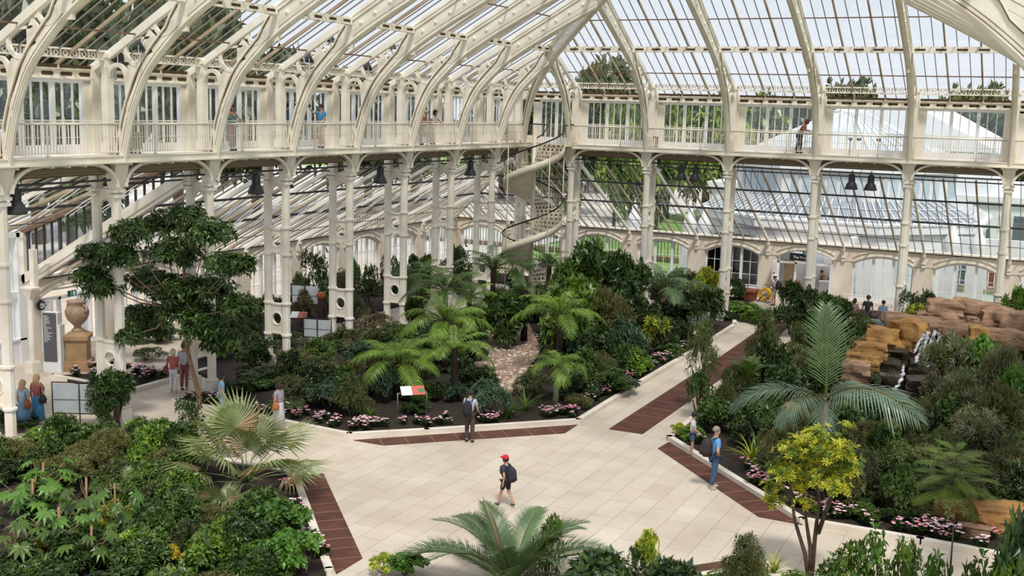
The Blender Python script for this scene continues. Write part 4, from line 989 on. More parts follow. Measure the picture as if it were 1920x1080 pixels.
person('dark-haired woman in a white top leaning on the long gallery railing beside the red shirt', ga(810), PI / 2 - .35, 1.64, (.72, .66, .66), (.62, .56, .50), (.35, .06, .04), hair=(.02, .012, .01), hairstyle='bob', arms=('rail', 'rail'), lean=.32, skin=(.35, .16, .1))
q = at(1497, 285, YB + .5); person('stooping woman in a red checked top and dark trousers on the end gallery', (q.x, q.y, DZ), PI / 2, 1.72, (.42, .14, .10), (.04, .025, .03), (.03, .03, .03), hair=(.22, .06, .025), hairstyle='bob', arms=('rail', 'rail'), lean=.5, legs='step')
person('shopper in a dark blue top stooping at the shelves inside the doorway', (-13.45, 66.6, 0), BK, 1.62, (.02, .03, .08), (.03, .02, .02), hair=(.05, .03, .02), lean=.2, hairstyle='long')
person('shopper in a brown top reaching to a shelf inside the doorway', (-12.75, 66.4, 0), PI * .6, 1.6, (.30, .10, .07), (.08, .05, .05), hair=(.12, .05, .03), arms=('fwd', 'up'))
# ================================================================== plants
LM = {
 'dark': leafmat('leaf_dark', (.046, .088, .017), (.022, .048, .010)),
 'mid': leafmat('leaf_mid', (.095, .165, .026), (.045, .092, .015)),
 'bright': leafmat('leaf_bright', (.19, .31, .030), (.10, .185, .020)),
 'fern': leafmat('leaf_fern', (.215, .36, .038), (.11, .21, .022), objvar=.15),
 'fernd': leafmat('leaf_fern_dark', (.085, .165, .030), (.045, .095, .017)),
 'olive': leafmat('leaf_olive', (.165, .17, .05), (.075, .082, .025)),
 'grey': leafmat('leaf_greygreen', (.27, .29, .185), (.13, .15, .085)),
 'blue': leafmat('leaf_bluegreen', (.075, .135, .072), (.04, .078, .04)),
 'palm': leafmat('leaf_palm', (.115, .19, .075), (.065, .12, .045), trans=.2),
 'palmb': leafmat('leaf_palm_blue', (.135, .205, .135), (.075, .125, .085), trans=.15),
 'fan': leafmat('leaf_fan', (.27, .32, .13), (.13, .175, .065), trans=.2),
 'yellow': leafmat('leaf_yellow', (.66, .63, .06), (.42, .45, .04), objvar=.1, trans=.35),
 'gold': leafmat('leaf_gold', (.64, .42, .03), (.42, .34, .03), objvar=.1),
 'brown': leafmat('leaf_brown', (.17, .095, .045), (.085, .05, .025)),
 'heart': leafmat('leaf_heart', (.125, .26, .04), (.06, .145, .022)),
 'straw': leafmat('leaf_straw', (.48, .36, .20), (.30, .22, .12)),
 'park': leafmat('leaf_park', (.065, .11, .03), (.028, .055, .016), trans=.15),
 'parkl': leafmat('leaf_park_light', (.30, .40, .06), (.15, .235, .035), trans=.25),
}
barkm = mat('bark', (.13, .085, .055), .9, col2=(.07, .045, .03), scale=6); barkl = mat('pale_bark', (.34, .21, .12), .85, col2=(.22, .13, .075), scale=5)
fibre = mat('dark_fibre', (.045, .03, .02), .95, col2=(.02, .014, .01), scale=8, bump=.5)
pinkm = [mat('blossom_pink', (.78, .30, .42), .6, col2=(.62, .16, .28), scale=8), mat('blossom_pale', (.86, .62, .66), .6, var=.2, scale=8), mat('blossom_white', (.85, .78, .76), .6)]
UP = Vector((0, 0, 1))
def rnd(r): 
    while True:
        v = Vector((r.uniform(-1, 1), r.uniform(-1, 1), r.uniform(-1, 1)))
        if .05 < v.length < 1: return v.normalized()
def leaf(mb, p, d, n, L, W, m=0, droop=.12, fold=.18):
    s = d.cross(n)
    if s.length < 1e-3: s = d.cross(Vector((1, .3, 0)))
    s.normalize(); n = s.cross(d); c = p + d * (L * .5); b = len(mb.v)
    mb.v += [tuple(p), tuple(c + s * (W / 2) - n * (.0)), tuple(p + d * L - n * (droop * L)), tuple(c - s * (W / 2)), tuple(c - n * (fold * W))]
    mb.f += [(b, b + 1, b + 2, b + 4), (b, b + 4, b + 2, b + 3)]; mb.m += [m, m]; mb.sm += [False, False]
def rosette(mb, r, p, ax, k, L, W, m=0, spread=.75, droop=.2):
    ax = ax.normalized(); a = ax.cross(Vector((.3, .5, .8)))
    a.normalize(); b = ax.cross(a); t0 = r.uniform(0, 6.28)
    for i in range(k):
        t = t0 + 2 * PI * i / k + r.uniform(-.3, .3); sp = spread * r.uniform(.7, 1.2)
        d = (ax * (1 - sp * .7) + (a * math.cos(t) + b * math.sin(t)) * sp).normalized(); q = r.uniform(.7, 1.15)
        leaf(mb, p + d * (L * .08), d, (ax * .6 + UP * .6 + rnd(r) * .35), L * q, W * q, m, droop)
def crown(mb, r, lumps, n, L, W, k=6, nm=1, flatn=.0, upb=.35, spread=.75, droop=.2, inner=.55):
    tot = sum(l[1] ** 2 for l in lumps)
    for (c, rad, sq) in lumps:
        for i in range(max(1, int(n * rad * rad / tot))):
            v = rnd(r)
            if v.z < -.35: v.z *= -.6
            f = r.uniform(inner, 1.02); p = Vector(c) + Vector((v.x * rad, v.y * rad, v.z * rad * sq)) * f
            rosette(mb, r, p, (v + UP * upb + rnd(r) * .25), k, L, W, r.randrange(nm) if nm > 1 else 0, spread, droop)
def stems(mb, r, tips, base_r, r0, m=0, fork=.35):
    for t in tips:
        t = Vector(t); b = Vector((r.uniform(-1, 1) * base_r, r.uniform(-1, 1) * base_r, -.12)); md = b.lerp(t, .5) + Vector((r.uniform(-.1, .1), r.uniform(-.1, .1), .1)) * t.z
        mb.tube([b, md, t], [r0, r0 * .7, r0 * .25], 5, m)
def bush(seed, mk, n=230, L=.17, W=.075, k=6, nl=9, h=1.0, sq=.85, spread=.75, droop=.2, upb=.4, bark=None, mk2=None, hollow=.3):
    r = R(seed); mb = MB(); lumps = []; tips = []
    for i in range(nl):
        a = 2 * PI * i / nl + r.uniform(-.4, .4); rr2 = r.uniform(.25, .68) if i % 3 else r.uniform(0, .25); z = r.uniform(hollow, .82) * h if i % 3 else r.uniform(.62, .88) * h
        c = (rr2 * math.cos(a), rr2 * math.sin(a), z); lumps.append((c, r.uniform(.26, .42), sq)); tips.append(c)
    crown(mb, r, lumps, int(n * 1.7), L, W, k, 2 if mk2 else 1, upb=upb, spread=spread, droop=droop)
    st = MB(); stems(st, r, tips, .12, .03)
    return [('foliage', mb.mesh('foliage', [LM[mk]] + ([LM[mk2]] if mk2 else []))), ('stem', st.mesh('stem', bark or barkm))]
def arcpts(L, a0, a1, n):
    p = Vector((0, 0, 0)); P = [p.copy()]; D = []
    for i in range(n):
        a = a0 + (a1 - a0) * ((i + .5) / n) ** 1.15; d = Vector((math.cos(a), 0, math.sin(a))); D.append(d); p = p + d * (L / n); P.append(p.copy())
    D.append(D[-1]); return P, D
def frond(mk, L=1.0, a0=.9, a1=-.7, pairs=26, pl=.24, pw=.05, vee=.25, pdroop=.25, sweep=.35, r0=.012, start=.12, prof='fern', bark=None, seed=1, twist=0.0):
    r = R(seed); n = 14; P, D = arcpts(L, a0, a1, n); mb = MB()
    mb.tube(P, [r0 * (1 - .8 * i / n) for i in range(n + 1)], 5, 1)
    for i in range(pairs):
        t = start + (1 - start) * (i + .5) / pairs; f = t * n; j = min(int(f), n - 1); q = P[j].lerp(P[j + 1], f - j); d = D[j]; nn = Vector((0, 1, 0)).cross(d) * -1
        u = (t - start) / (1 - start)
        pf = (math.sin(PI * min(1, .12 + u * .9)) ** .7) if prof == 'fern' else (.55 + .45 * math.sin(PI * (u * .85 + .12))) * (1 - .55 * max(0, u - .6) / .4)
        for s in (-1, 1):
            ll = pl * max(.12, pf) * r.uniform(.9, 1.08); pd2 = pdroop * r.uniform(.6, 1.5); dr = (Vector((0, s, 0)) * 1.0 + d * (sweep + (u * .8 if prof != 'fern' else u * .3)) + nn * vee).normalized()
            w2 = pw * (.6 + .4 * pf); sd = dr.cross(nn).normalized()
            m1 = q + dr * (ll * .45) - UP * (pd2 * ll * .15); e1 = q + dr * ll - UP * (pd2 * ll); b = len(mb.v)
            mb.v += [tuple(q - sd * w2 * .3), tuple(q + sd * w2 * .3), tuple(m1 + sd * w2 * .5), tuple(m1 - sd * w2 * .5), tuple(e1)]
            mb.f += [(b, b + 1, b + 2, b + 3), (b + 3, b + 2, b + 4)]; mb.m += [0, 0]; mb.sm += [False, False]
    return mb.mesh('frond', [LM[mk], bark or LM['olive']])
def plant_root(label, cat, name, loc, rz, group=None, sc=1.0): return thing(name, label, cat, loc, rz, group, scale=sc)
def add_fronds(root, meshes, n, z, r, tilt=(0.0, .5), sc=(1, 1), seed=0, x=0.0, y=0.0, az0=None, az=None):
    rr = R(seed)
    for i in range(n):
        a = (az[i] if az else (az0 or 0) + i * 2.39996 + rr.uniform(-.15, .15)); u = i / max(1, n - 1)
        o = link('frond', rr.choice(meshes), root); o.location = (x + r * math.cos(a), y + r * math.sin(a), z); t = tilt[0] + (tilt[1] - tilt[0]) * u
        o.rotation_euler = (rr.uniform(-.1, .1), t, a); s = sc[0] + (sc[1] - sc[0]) * u; o.scale = (s,) * 3
def trunk_mesh(name, pts, rad, mt, n=9): mb = MB(); mb.tube(pts, rad, n); return mb.mesh(name, mt)
FERN = [frond('fern', 1.0, .8, -.95, 27, .22, .021, seed=i, pdroop=.6, vee=.2) for i in (1, 2)] + [frond('fern', 1.0, 1.0, -.5, 27, .21, .021, seed=3, pdroop=.4, vee=.2)]
FERND = [frond('fernd', 1.0, .8, -.85, 27, .22, .022, seed=i, pdroop=.45) for i in (4, 5)]
def tree_fern(px, py, Y, lp, label, dark=False, n=15, sc=None, lean=(0, 0), ground=.08, seed=0, th=.13):
    p = at(px, py, Y); d = (p - Vector((0, 0, CZ))).dot(cam_fwd); Lm = lp * 1.14 * d / F
    t = thing('tree_fern', label, 'tree fern', (p.x, p.y, ground)); h = max(.2, p.z - ground)
    link('trunk', trunk_mesh('trunk', [(lean[0], lean[1], 0), (lean[0] * .4, lean[1] * .4, h * .5), (0, 0, h)], [th * 1.3, th, th * .9], fibre), t)
    add_fronds(t, FERND if dark else FERN, n, h, .06, (-.55, .45), (Lm * .85, Lm * 1.12), seed, az0=seed)
    return t
def pxs(px, py, Y): p = at(px, py, Y); return F / (p - Vector((0, 0, CZ))).dot(cam_fwd)
BP = {}
def proto(key, fn):
    if key not in BP: BP[key] = fn()
    return BP[key]
SP = {
 'dark': lambda: bush(21, 'dark', 300, .16, .075, 6), 'dark2': lambda: bush(22, 'dark', 260, .20, .085, 6, nl=11, mk2='mid'),
 'mid': lambda: bush(23, 'mid', 300, .15, .07, 6), 'mid2': lambda: bush(24, 'mid', 250, .2, .10, 6, mk2='bright'),
 'bright': lambda: bush(25, 'bright', 280, .17, .075, 6, mk2='mid'), 'olive': lambda: bush(26, 'olive', 420, .14, .03, 6, spread=.6),
 'grey': lambda: bush(27, 'grey', 420, .16, .028, 6, spread=.55, mk2='olive'), 'fine': lambda: bush(28, 'dark', 520, .10, .032, 6, mk2='olive'),
 'blue': lambda: bush(29, 'blue', 300, .15, .06, 6), 'narrow': lambda: bush(30, 'mid', 360, .22, .036, 6, spread=.85, droop=.4, mk2='olive'),
 'brown': lambda: bush(31, 'brown', 200, .12, .045, 5, mk2='olive'), 'sparse': lambda: bush(32, 'dark', 90, .14, .06, 6, nl=12), 'yellow': lambda: bush(33, 'yellow', 420, .13, .055, 6, mk2='bright'),
 'heart': lambda: bush(34, 'heart', 170, .20, .17, 4, spread=.8, droop=.3), 'big': lambda: bush(35, 'blue', 60, .46, .14, 7, nl=8, spread=.9, droop=.3, mk2='mid'),
 'open': lambda: bush(38, 'heart', 38, .24, .16, 4, nl=14, spread=.8, droop=.35, mk2='mid', hollow=.15), 'open2': lambda: bush(39, 'mid', 48, .24, .11, 5, nl=14, spread=.8, droop=.35, mk2='bright', hollow=.15),
 'airy': lambda: bush(40, 'mid', 120, .2, .036, 6, spread=.85, droop=.4, mk2='olive', hollow=.45), 'airy2': lambda: bush(41, 'mid', 75, .17, .075, 6, mk2='dark', nl=13, hollow=.3), 'fernlow': lambda: [('foliage', fernlow())],
 'gold': lambda: bush(36, 'gold', 160, .14, .08, 5, mk2='yellow'), 'lime': lambda: bush(37, 'bright', 260, .16, .06, 6, mk2='yellow'),
}
NM = {'dark': 'evergreen_shrub', 'dark2': 'evergreen_shrub', 'mid': 'leafy_shrub', 'mid2': 'leafy_shrub', 'bright': 'leafy_shrub', 'lime': 'lime_shrub', 'olive': 'olive_shrub', 'grey': 'silvery_shrub', 'fine': 'fine_leaved_shrub', 'blue': 'bluish_shrub', 'narrow': 'narrow_leaved_shrub', 'airy': 'narrow_leaved_shrub', 'airy2': 'sapling', 'brown': 'twiggy_shrub', 'sparse': 'sapling', 'yellow': 'yellow_shrub', 'heart': 'heart_leaved_shrub', 'big': 'large_leaved_shrub', 'gold': 'golden_shrub', 'open': 'broad_leaved_plant', 'open2': 'broad_leaved_plant', 'fernlow': 'ground_fern'}
def B(kind, px, top, wpx, Y, label, cat='shrub', name=None, rz=None, ground=.08, group=None, hmin=.4):
    p = at(px, top, Y); k = pxs(px, top, Y); r2 = wpx / k / .95; h = max(hmin, p.z - ground)
    t = thing(name or NM[kind], label, cat, (p.x, p.y, ground), (px * 7.3) % 6.28 if rz is None else rz, group); t.scale = (r2, r2, h / 1.08)
    parts(t, proto(kind, SP[kind])); return t

def fernlow():
    r = R(77); mb = MB()
    for i in range(9):
        a = i * 2.4; me = FERND[i % 2] if i % 3 else FERN[0]; rot = Matrix.Rotation(a, 3, 'Z') @ Matrix.Rotation(-.2, 3, 'Y'); b = len(mb.v)
        mb.v += [tuple(rot @ v.co + Vector((0, 0, .12))) for v in me.vertices]
        for p in me.polygons: mb.f.append(tuple(b + q for q in p.vertices)); mb.m.append(0 if p.material_index == 0 else 1); mb.sm.append(False)
    return mb.mesh('foliage', [LM['fernd'], LM['olive']])
def inpoly(x, y, P):
    c = False; n = len(P)
    for i in range(n):
        (x1, y1), (x2, y2) = P[i], P[(i + 1) % n]
        if (y1 > y) != (y2 > y) and x < (x2 - x1) * (y - y1) / (y2 - y1) + x1: c = not c
    return c
def fill(P, n, kinds, rs, hs, label, group, seed, mind=.7, margin=1.0, cond=None):
    r = R(seed); pts = []; xs = [p[0] for p in P]; ys = [p[1] for p in P]; tries = 0
    while len(pts) < n and tries < 9000:
        tries += 1; x, y = r.uniform(min(xs), max(xs)), r.uniform(min(ys), max(ys))
        if not inpoly(x, y, P) or any(not inpoly(x + margin * a, y + margin * b2, P) for a, b2 in ((.7, .7), (-.7, .7), (.7, -.7), (-.7, -.7))): continue
        v = Vector((x, y, .6)) - Vector((0, 0, CZ)); dd = v.dot(cam_fwd)
        if dd < 5: continue
        sx, sy = 960 + F * v.dot(cam_right) / dd, 540 + F * v.dot(cam_down) / dd
        if not (-60 < sx < 1980 and 300 < sy < 1110) or (cond and not cond(x, y, sx, sy)): continue
        if any((x - a) ** 2 + (y - b2) ** 2 < mind * mind for a, b2 in pts): continue
        pts.append((x, y)); kd = r.choice(kinds); rr2 = r.uniform(*rs); h = r.uniform(*hs)
        t = thing(NM[kd], label, 'shrub', (x, y, .08), r.uniform(0, 6.28), group); t.scale = (rr2, rr2, h / 1.0 if kd != 'fernlow' else rr2); parts(t, proto(kd, SP[kd]))
# ---- hero: dark layered tree beside the path to the urn
r = R(5); tr = thing('broadleaf_tree', 'dark green layered tree with a slender slanting trunk beside the path to the urn', 'tree', (-26.3, 28.6, .08))
TB = Vector((-26.3, 28.6, .08)); lum = []
for (px, py, rp2, dy) in ((350, 405, 34, 0), (300, 425, 48, .4), (390, 440, 52, -.3), (240, 440, 44, .9), (330, 480, 60, .2), (215, 485, 54, 1.0), (430, 500, 48, -.8), (178, 475, 36, 1.3), (280, 530, 50, .6), (395, 545, 52, .3), (460, 495, 22, -1.0), (195, 540, 42, 1.3), (450, 575, 36, -.8), (350, 590, 55, 0), (270, 592, 44, .8), (425, 635, 50, -.4), (285, 622, 40, .4), (410, 650, 38, -.2), (240, 630, 26, .9), (175, 520, 36, 1.2), (390, 615, 56, -.2), (330, 550, 60, 0)):
    if px < 265: dy = -2.9 + (px - 150) * .006
    p = at(px, py, 28.6 + dy); lum.append((p - TB, rp2 / pxs(px, py, 28.6 + dy), .62))
mb = MB(); crown(mb, r, lum, 2700, .27, .105, 7, 3, upb=.5, spread=.9, droop=.42, inner=.25); link('crown', mb.mesh('crown', [LM['dark'], LM['dark'], LM['mid']]), tr)
tk = MB(); T = [at(376, 775, 28.6) - TB, at(372, 735, 28.6) - TB, at(352, 660, 28.6) - TB, at(345, 590, 28.6) - TB, at(345, 500, 28.6) - TB, at(350, 420, 28.6) - TB]
tk.tube(T, [.085, .08, .07, .06, .045, .02], 8)
for l in lum[::1]: tk.tube([T[3].lerp(T[4], r.uniform(0, .9)), (T[3] + Vector(l[0])) / 2 + Vector((0, 0, -.1)), l[0]], [.03, .022, .01], 5)
link('trunk', tk.mesh('trunk', barkl), tr)

# ---- tree ferns
tree_fern(745, 682, 33.0, 92, 'bright tree fern directly behind the white and red plant sign', seed=1, n=16)
tree_fern(852, 655, 34.0, 78, 'bright tree fern on a dark trunk just behind the man with the black backpack', seed=2, lean=(.1, 0), n=16)
tree_fern(835, 605, 37.5, 90, 'large bright tree fern one row behind the pair at the kerb', seed=3, n=17)
tree_fern(835, 545, 42.0, 84, 'darker spreading tree fern behind the large bright middle fern', True, 15, seed=4)
tree_fern(785, 520, 45.5, 66, 'dark tree fern close to the cycad beside the ringed columns', True, 13, seed=5)
tree_fern(925, 505, 47.0, 84, 'dark tree fern with drooping crown in front of the foot of the spiral staircase', True, 15, seed=6)
tree_fern(880, 560, 43.0, 62, 'tree fern with reddish dying fronds near the middle of the bed', False, 12, seed=7)
tree_fern(1050, 592, 40.0, 84, 'bright tree fern beside the gravel patch with fronds arching over it', seed=8, n=15)
tree_fern(1030, 500, 48.0, 62, 'dark tree fern to the side of the staircase foot, close to the tall leafy thicket', True, 13, seed=9)
tree_fern(985, 545, 44.5, 48, 'small dark tree fern in the deep shade behind the gravel patch', True, 11, seed=10)

# ---- palms
def palm_meshes(mk, seed, **kw): return [frond(mk, 1.0, seed=seed + i, prof='palm', **kw) for i in range(2)]
SM = palm_meshes('bright', 40, a0=1.0, a1=-1.15, pairs=28, pl=.42, pw=.02, vee=.35, pdroop=.55, sweep=.5, r0=.014, start=.22)
def palm(px, py, Y, lp, label, meshes, n, base, bark, tilt=(-.6, .35), r0=.09, seed=1, name='feather_palm', az=None, sc=(.85, 1.1)):
    p = at(px, py, Y); d = (p - Vector((0, 0, CZ))).dot(cam_fwd); Lm = lp * d / F; h = max(.15, p.z - .08); b = at(base[0], base[1], Y) if base else p
    t = thing(name, label, 'palm', (p.x, p.y, .08)); bx = Vector((b.x - p.x, 0, 0))
    link('trunk', trunk_mesh('trunk', [bx, bx * .5 + Vector((0, 0, h * .5)), (0, 0, h)], [r0 * 1.5, r0, r0 * .85], bark), t)
    add_fronds(t, meshes, n, h, r0 * .6, tilt, (Lm * sc[0], Lm * sc[1]), seed, az=az); return t
palm(1046, 690, 34.8, 62, 'small bright palm with a pale ringed trunk at the corner of the fern bed', SM, 11, (1040, 778), mat('ring_bark', (.24, .25, .15), .8, var=.4, scale=14), seed=3)
KT = palm_meshes('palm', 50, a0=1.1, a1=-.75, pairs=36, pl=.28, pw=.016, vee=.1, pdroop=.5, sweep=.45, r0=.012, start=.2)
palm(1243, 558, 49.5, 100, 'tall dark kentia palm with arching fronds in front of the end wall windows', KT, 13, (1246, 600), barkl, (-.75, .35), r0=.12, seed=4)
BPm = frond('palm', 1.0, 1.32, .85, 30, .42, .015, vee=.28, pdroop=.18, sweep=.75, r0=.014, start=.14, prof='palm', seed=61)
BPa = frond('palmb', 1.0, .72, -.75, 30, .33, .016, vee=.05, pdroop=.42, sweep=.6, r0=.013, start=.14, prof='palm', seed=62)
BPb = frond('palmb', 1.0, .55, -.95, 30, .31, .016, vee=.12, pdroop=.35, sweep=.6, r0=.013, start=.14, prof='palm', seed=63)
p = at(1548, 752, 31.0); big = thing('feather_palm', 'large feather palm with huge arching fronds and slim trunk rising behind the yellow tree', 'palm', (p.x, p.y, .08)); h = p.z - .08
link('trunk', trunk_mesh('trunk', [(0, 0, 0), (.02, 0, h * .6), (0, 0, h + .1)], [.13, .10, .085], barkl), big)
for me, a, tl, s, rl in ((BPm, 1.95, -.12, 2.75, .0), (BPa, -.55, -.05, 3.45, .5), (BPb, .55, .0, 2.6, .2), (BPb, 3.55, -.02, 2.9, -.3), (BPa, 4.25, .25, 2.2, .2), (BPb, .95, -.2, 2.0, .2), (BPa, -1.4, .35, 1.9, .2)):
    o = link('frond', me, big); o.location = (0, 0, h); o.rotation_euler = (rl * .5, tl, a); o.scale = (s,) * 3
DT = palm_meshes('palm', 70, a0=1.05, a1=-.35, pairs=54, pl=.24, pw=.0125, vee=.45, pdroop=.12, sweep=.75, r0=.013, start=.12)
palm(958, 1108, 20.6, 250, 'date palm with stiff feathery fronds at the bottom edge of the view', DT, 18, None, fibre, (-.42, .4), r0=.16, seed=8, sc=(.75, 1.0))
o = at(930, 1000, 20.6); ds = MB(); ds.tube([at(945, 1060, 20.5), at(925, 985, 20.4), at(906, 932, 20.3)], [.03, .035, .01], 6); tag(ds.build('dry_flower_stalk', LM['straw']), 'dry brown stalk sticking up out of the date palm', 'stalk')
palm(1400, 715, 37.5, 62, 'young palm with fine upright fronds behind the boy at the kerb', palm_meshes('mid', 75, a0=1.2, a1=-.2, pairs=34, pl=.26, pw=.02, vee=.4, pdroop=.2, sweep=.7, r0=.012, start=.15), 12, None, fibre, (-.7, .2), seed=9)
CY = palm_meshes('dark', 80, a0=1.25, a1=.2, pairs=34, pl=.14, pw=.022, vee=.5, pdroop=.0, sweep=.6, r0=.014, start=.08)
palm(790, 545, 46.5, 66, 'dark spiky cycad with stiff upright fronds beside the ringed column', CY, 12, None, fibre, (-.45, .35), seed=10, name='cycad')
palm(505, 660, 36.0, 50, 'dark spiky cycad low in front of the paired columns with stepped panels', CY, 11, None, fibre, (-.45, .4), seed=12, name='cycad')

# ---- fan palms
def fanleaf(mk, seed, spread=3.9, n=30, fold=.12, tip=None):
    r = R(seed); mb = MB(); pet = 1.15
    mb.tube([(0, 0, 0), (pet * .5, 0, .05), (pet, 0, 0)], [.014, .011, .009], 5, 1)
    for i in range(n):
        a = -spread / 2 + spread * i / (n - 1); L = (.66 + .2 * math.cos(a * .8)) * r.uniform(.92, 1.05); d = Vector((math.cos(a), math.sin(a), -.02 * abs(a))); s = Vector((-d.y, d.x, 0)); o = Vector((pet, 0, 0))
        w0 = spread / n * .30 * L; zz = (fold if i % 2 else -fold) * .12; m1 = o + d * (L * .55) + Vector((0, 0, zz + .05)); e1 = o + d * L + Vector((0, 0, -.16 * L * r.uniform(.4, 1.6))); b = len(mb.v)
        mb.v += [tuple(o), tuple(m1 + s * w0), tuple(m1 - s * w0), tuple(e1), tuple(m1 - Vector((0, 0, .02)))]
        mb.f += [(b, b + 1, b + 4), (b, b + 4, b + 2), (b + 1, b + 3, b + 4), (b + 4, b + 3, b + 2)]; mm = 2 if (tip and i < n * tip) else 0; mb.m += [mm] * 4; mb.sm += [False] * 4
    return mb.mesh('fan_leaf', [LM[mk], LM['fan'], LM['straw']])
FN = [fanleaf('fan', 1), fanleaf('fan', 2, 3.4), fanleaf('fan', 3, 4.2, 34, tip=.25)]
def fan_palm(px, py, Y, lp, label, n, seed, base_z=.08, tilt=(-1.25, .2), az=None):
    p = at(px, py, Y); d = (p - Vector((0, 0, CZ))).dot(cam_fwd); Lm = lp * d / F / 1.75; h = max(.1, p.z - base_z); r = R(seed)
    t = thing('fan_palm', label, 'palm', (p.x, p.y, base_z)); link('trunk', trunk_mesh('trunk', [(0, 0, 0), (0, 0, h * .6), (0, 0, h)], [.16, .13, .11], fibre), t)
    for i in range(n):
        a = i * 2.4 + r.uniform(-.2, .2) + seed; u = i / max(1, n - 1); o = link('fan_leaf', r.choice(FN), t); o.location = (0, 0, h); tt = tilt[0] + (tilt[1] - tilt[0]) * u
        o.rotation_euler = (r.uniform(-.35, .35), tt, a); o.scale = (Lm * r.uniform(.85, 1.1),) * 3
    return t
fan_palm(462, 905, 22.6, 150, 'large pale fan palm with split drooping leaves beside the broad grating', 19, 3)
fan_palm(405, 975, 20.4, 80, 'smaller fan palm with straw-tipped leaves in front of the large fan palm', 8, 5)
fan_palm(262, 925, 20.8, 62, 'young fan palm among the dense shrubs in the lower corner bed', 8, 7)

# ---- strappy clumps
def blades(seed, mk, n=46, L=1.0, w=.045, spread=.9, mk2=None):
    r = R(seed); mb = MB()
    for i in range(n):
        a = r.uniform(0, 2 * PI); e0 = r.uniform(.75, 1.45); e1 = e0 - r.uniform(.6, 1.8) * spread; LL = L * r.uniform(.6, 1.1); p = Vector((r.uniform(-.06, .06), r.uniform(-.06, .06), 0)); s = Vector((-math.sin(a), math.cos(a), 0)); vs = []
        for q in range(6):
            t = q / 5; ww = w * (1 - t ** 2 * .95) * .5; vs += [p + s * ww, p - s * ww]; el = e0 + (e1 - e0) * t; p = p + Vector((math.cos(el) * math.cos(a), math.cos(el) * math.sin(a), math.sin(el))) * (LL / 5)
        mb.add(vs, [(2 * q, 2 * q + 1, 2 * q + 3, 2 * q + 2) for q in range(5)], r.randrange(2) if mk2 else 0)
    return [('blades', mb.mesh('blades', [LM[mk]] + ([LM[mk2]] if mk2 else [])))]
SB = {'dark': blades(1, 'fernd', mk2='mid'), 'mid': blades(2, 'mid', 50, mk2='bright'), 'pale': blades(3, 'bright', 44, mk2='yellow'), 'stiff': blades(4, 'blue', 40, spread=.35, w=.06)}
def clump(kind, px, py, lp, Y, label, ground=.08):
    g0 = gnd(px, py, ground) if Y is None else Vector((*at(px, py, Y).xy, ground)); d = (g0 - Vector((0, 0, CZ))).dot(cam_fwd); t = thing('strappy_clump', label, 'plant', g0, px % 6.2, scale=lp * d / F); parts(t, SB[kind])
for (kd, px, py, lp, lb) in (('dark', 955, 785, 62, 'strappy green clump directly beside the man with the black backpack'), ('mid', 985, 770, 55, 'second strappy clump along the kerb, between the backpack man and the small palm'), ('dark', 905, 765, 45, 'low dark strappy clump close to the backpack man\'s shoulder'), ('mid', 690, 785, 40, 'upright strappy tuft among the pink flowers before the first tree fern'), ('pale', 1412, 868, 72, 'large pale-edged strappy clump just beyond the man in the blue shirt'), ('mid', 1452, 900, 70, 'arching strappy clump behind the kerb by the yellow tree'), ('dark', 1385, 820, 52, 'dark strappy clump behind the blue-shirted man\'s head'), ('dark', 640, 760, 40, 'dark strappy clump at the shady end of the pink flower row'), ('stiff', 1345, 780, 45, 'stiff bluish strappy clump behind the boy'), ('mid', 1610, 640, 50, 'strappy clump on the ledge beside the orange rocks'), ('stiff', 1650, 625, 40, 'bluish strappy clump below the seated people'), ('mid', 590, 1040, 52, 'fine strappy tuft at the end of the broad grating'), ('pale', 1450, 1075, 55, 'grassy clump at the bottom edge below the yellow tree')):
    clump(kd, px, py, lp, None, lb)

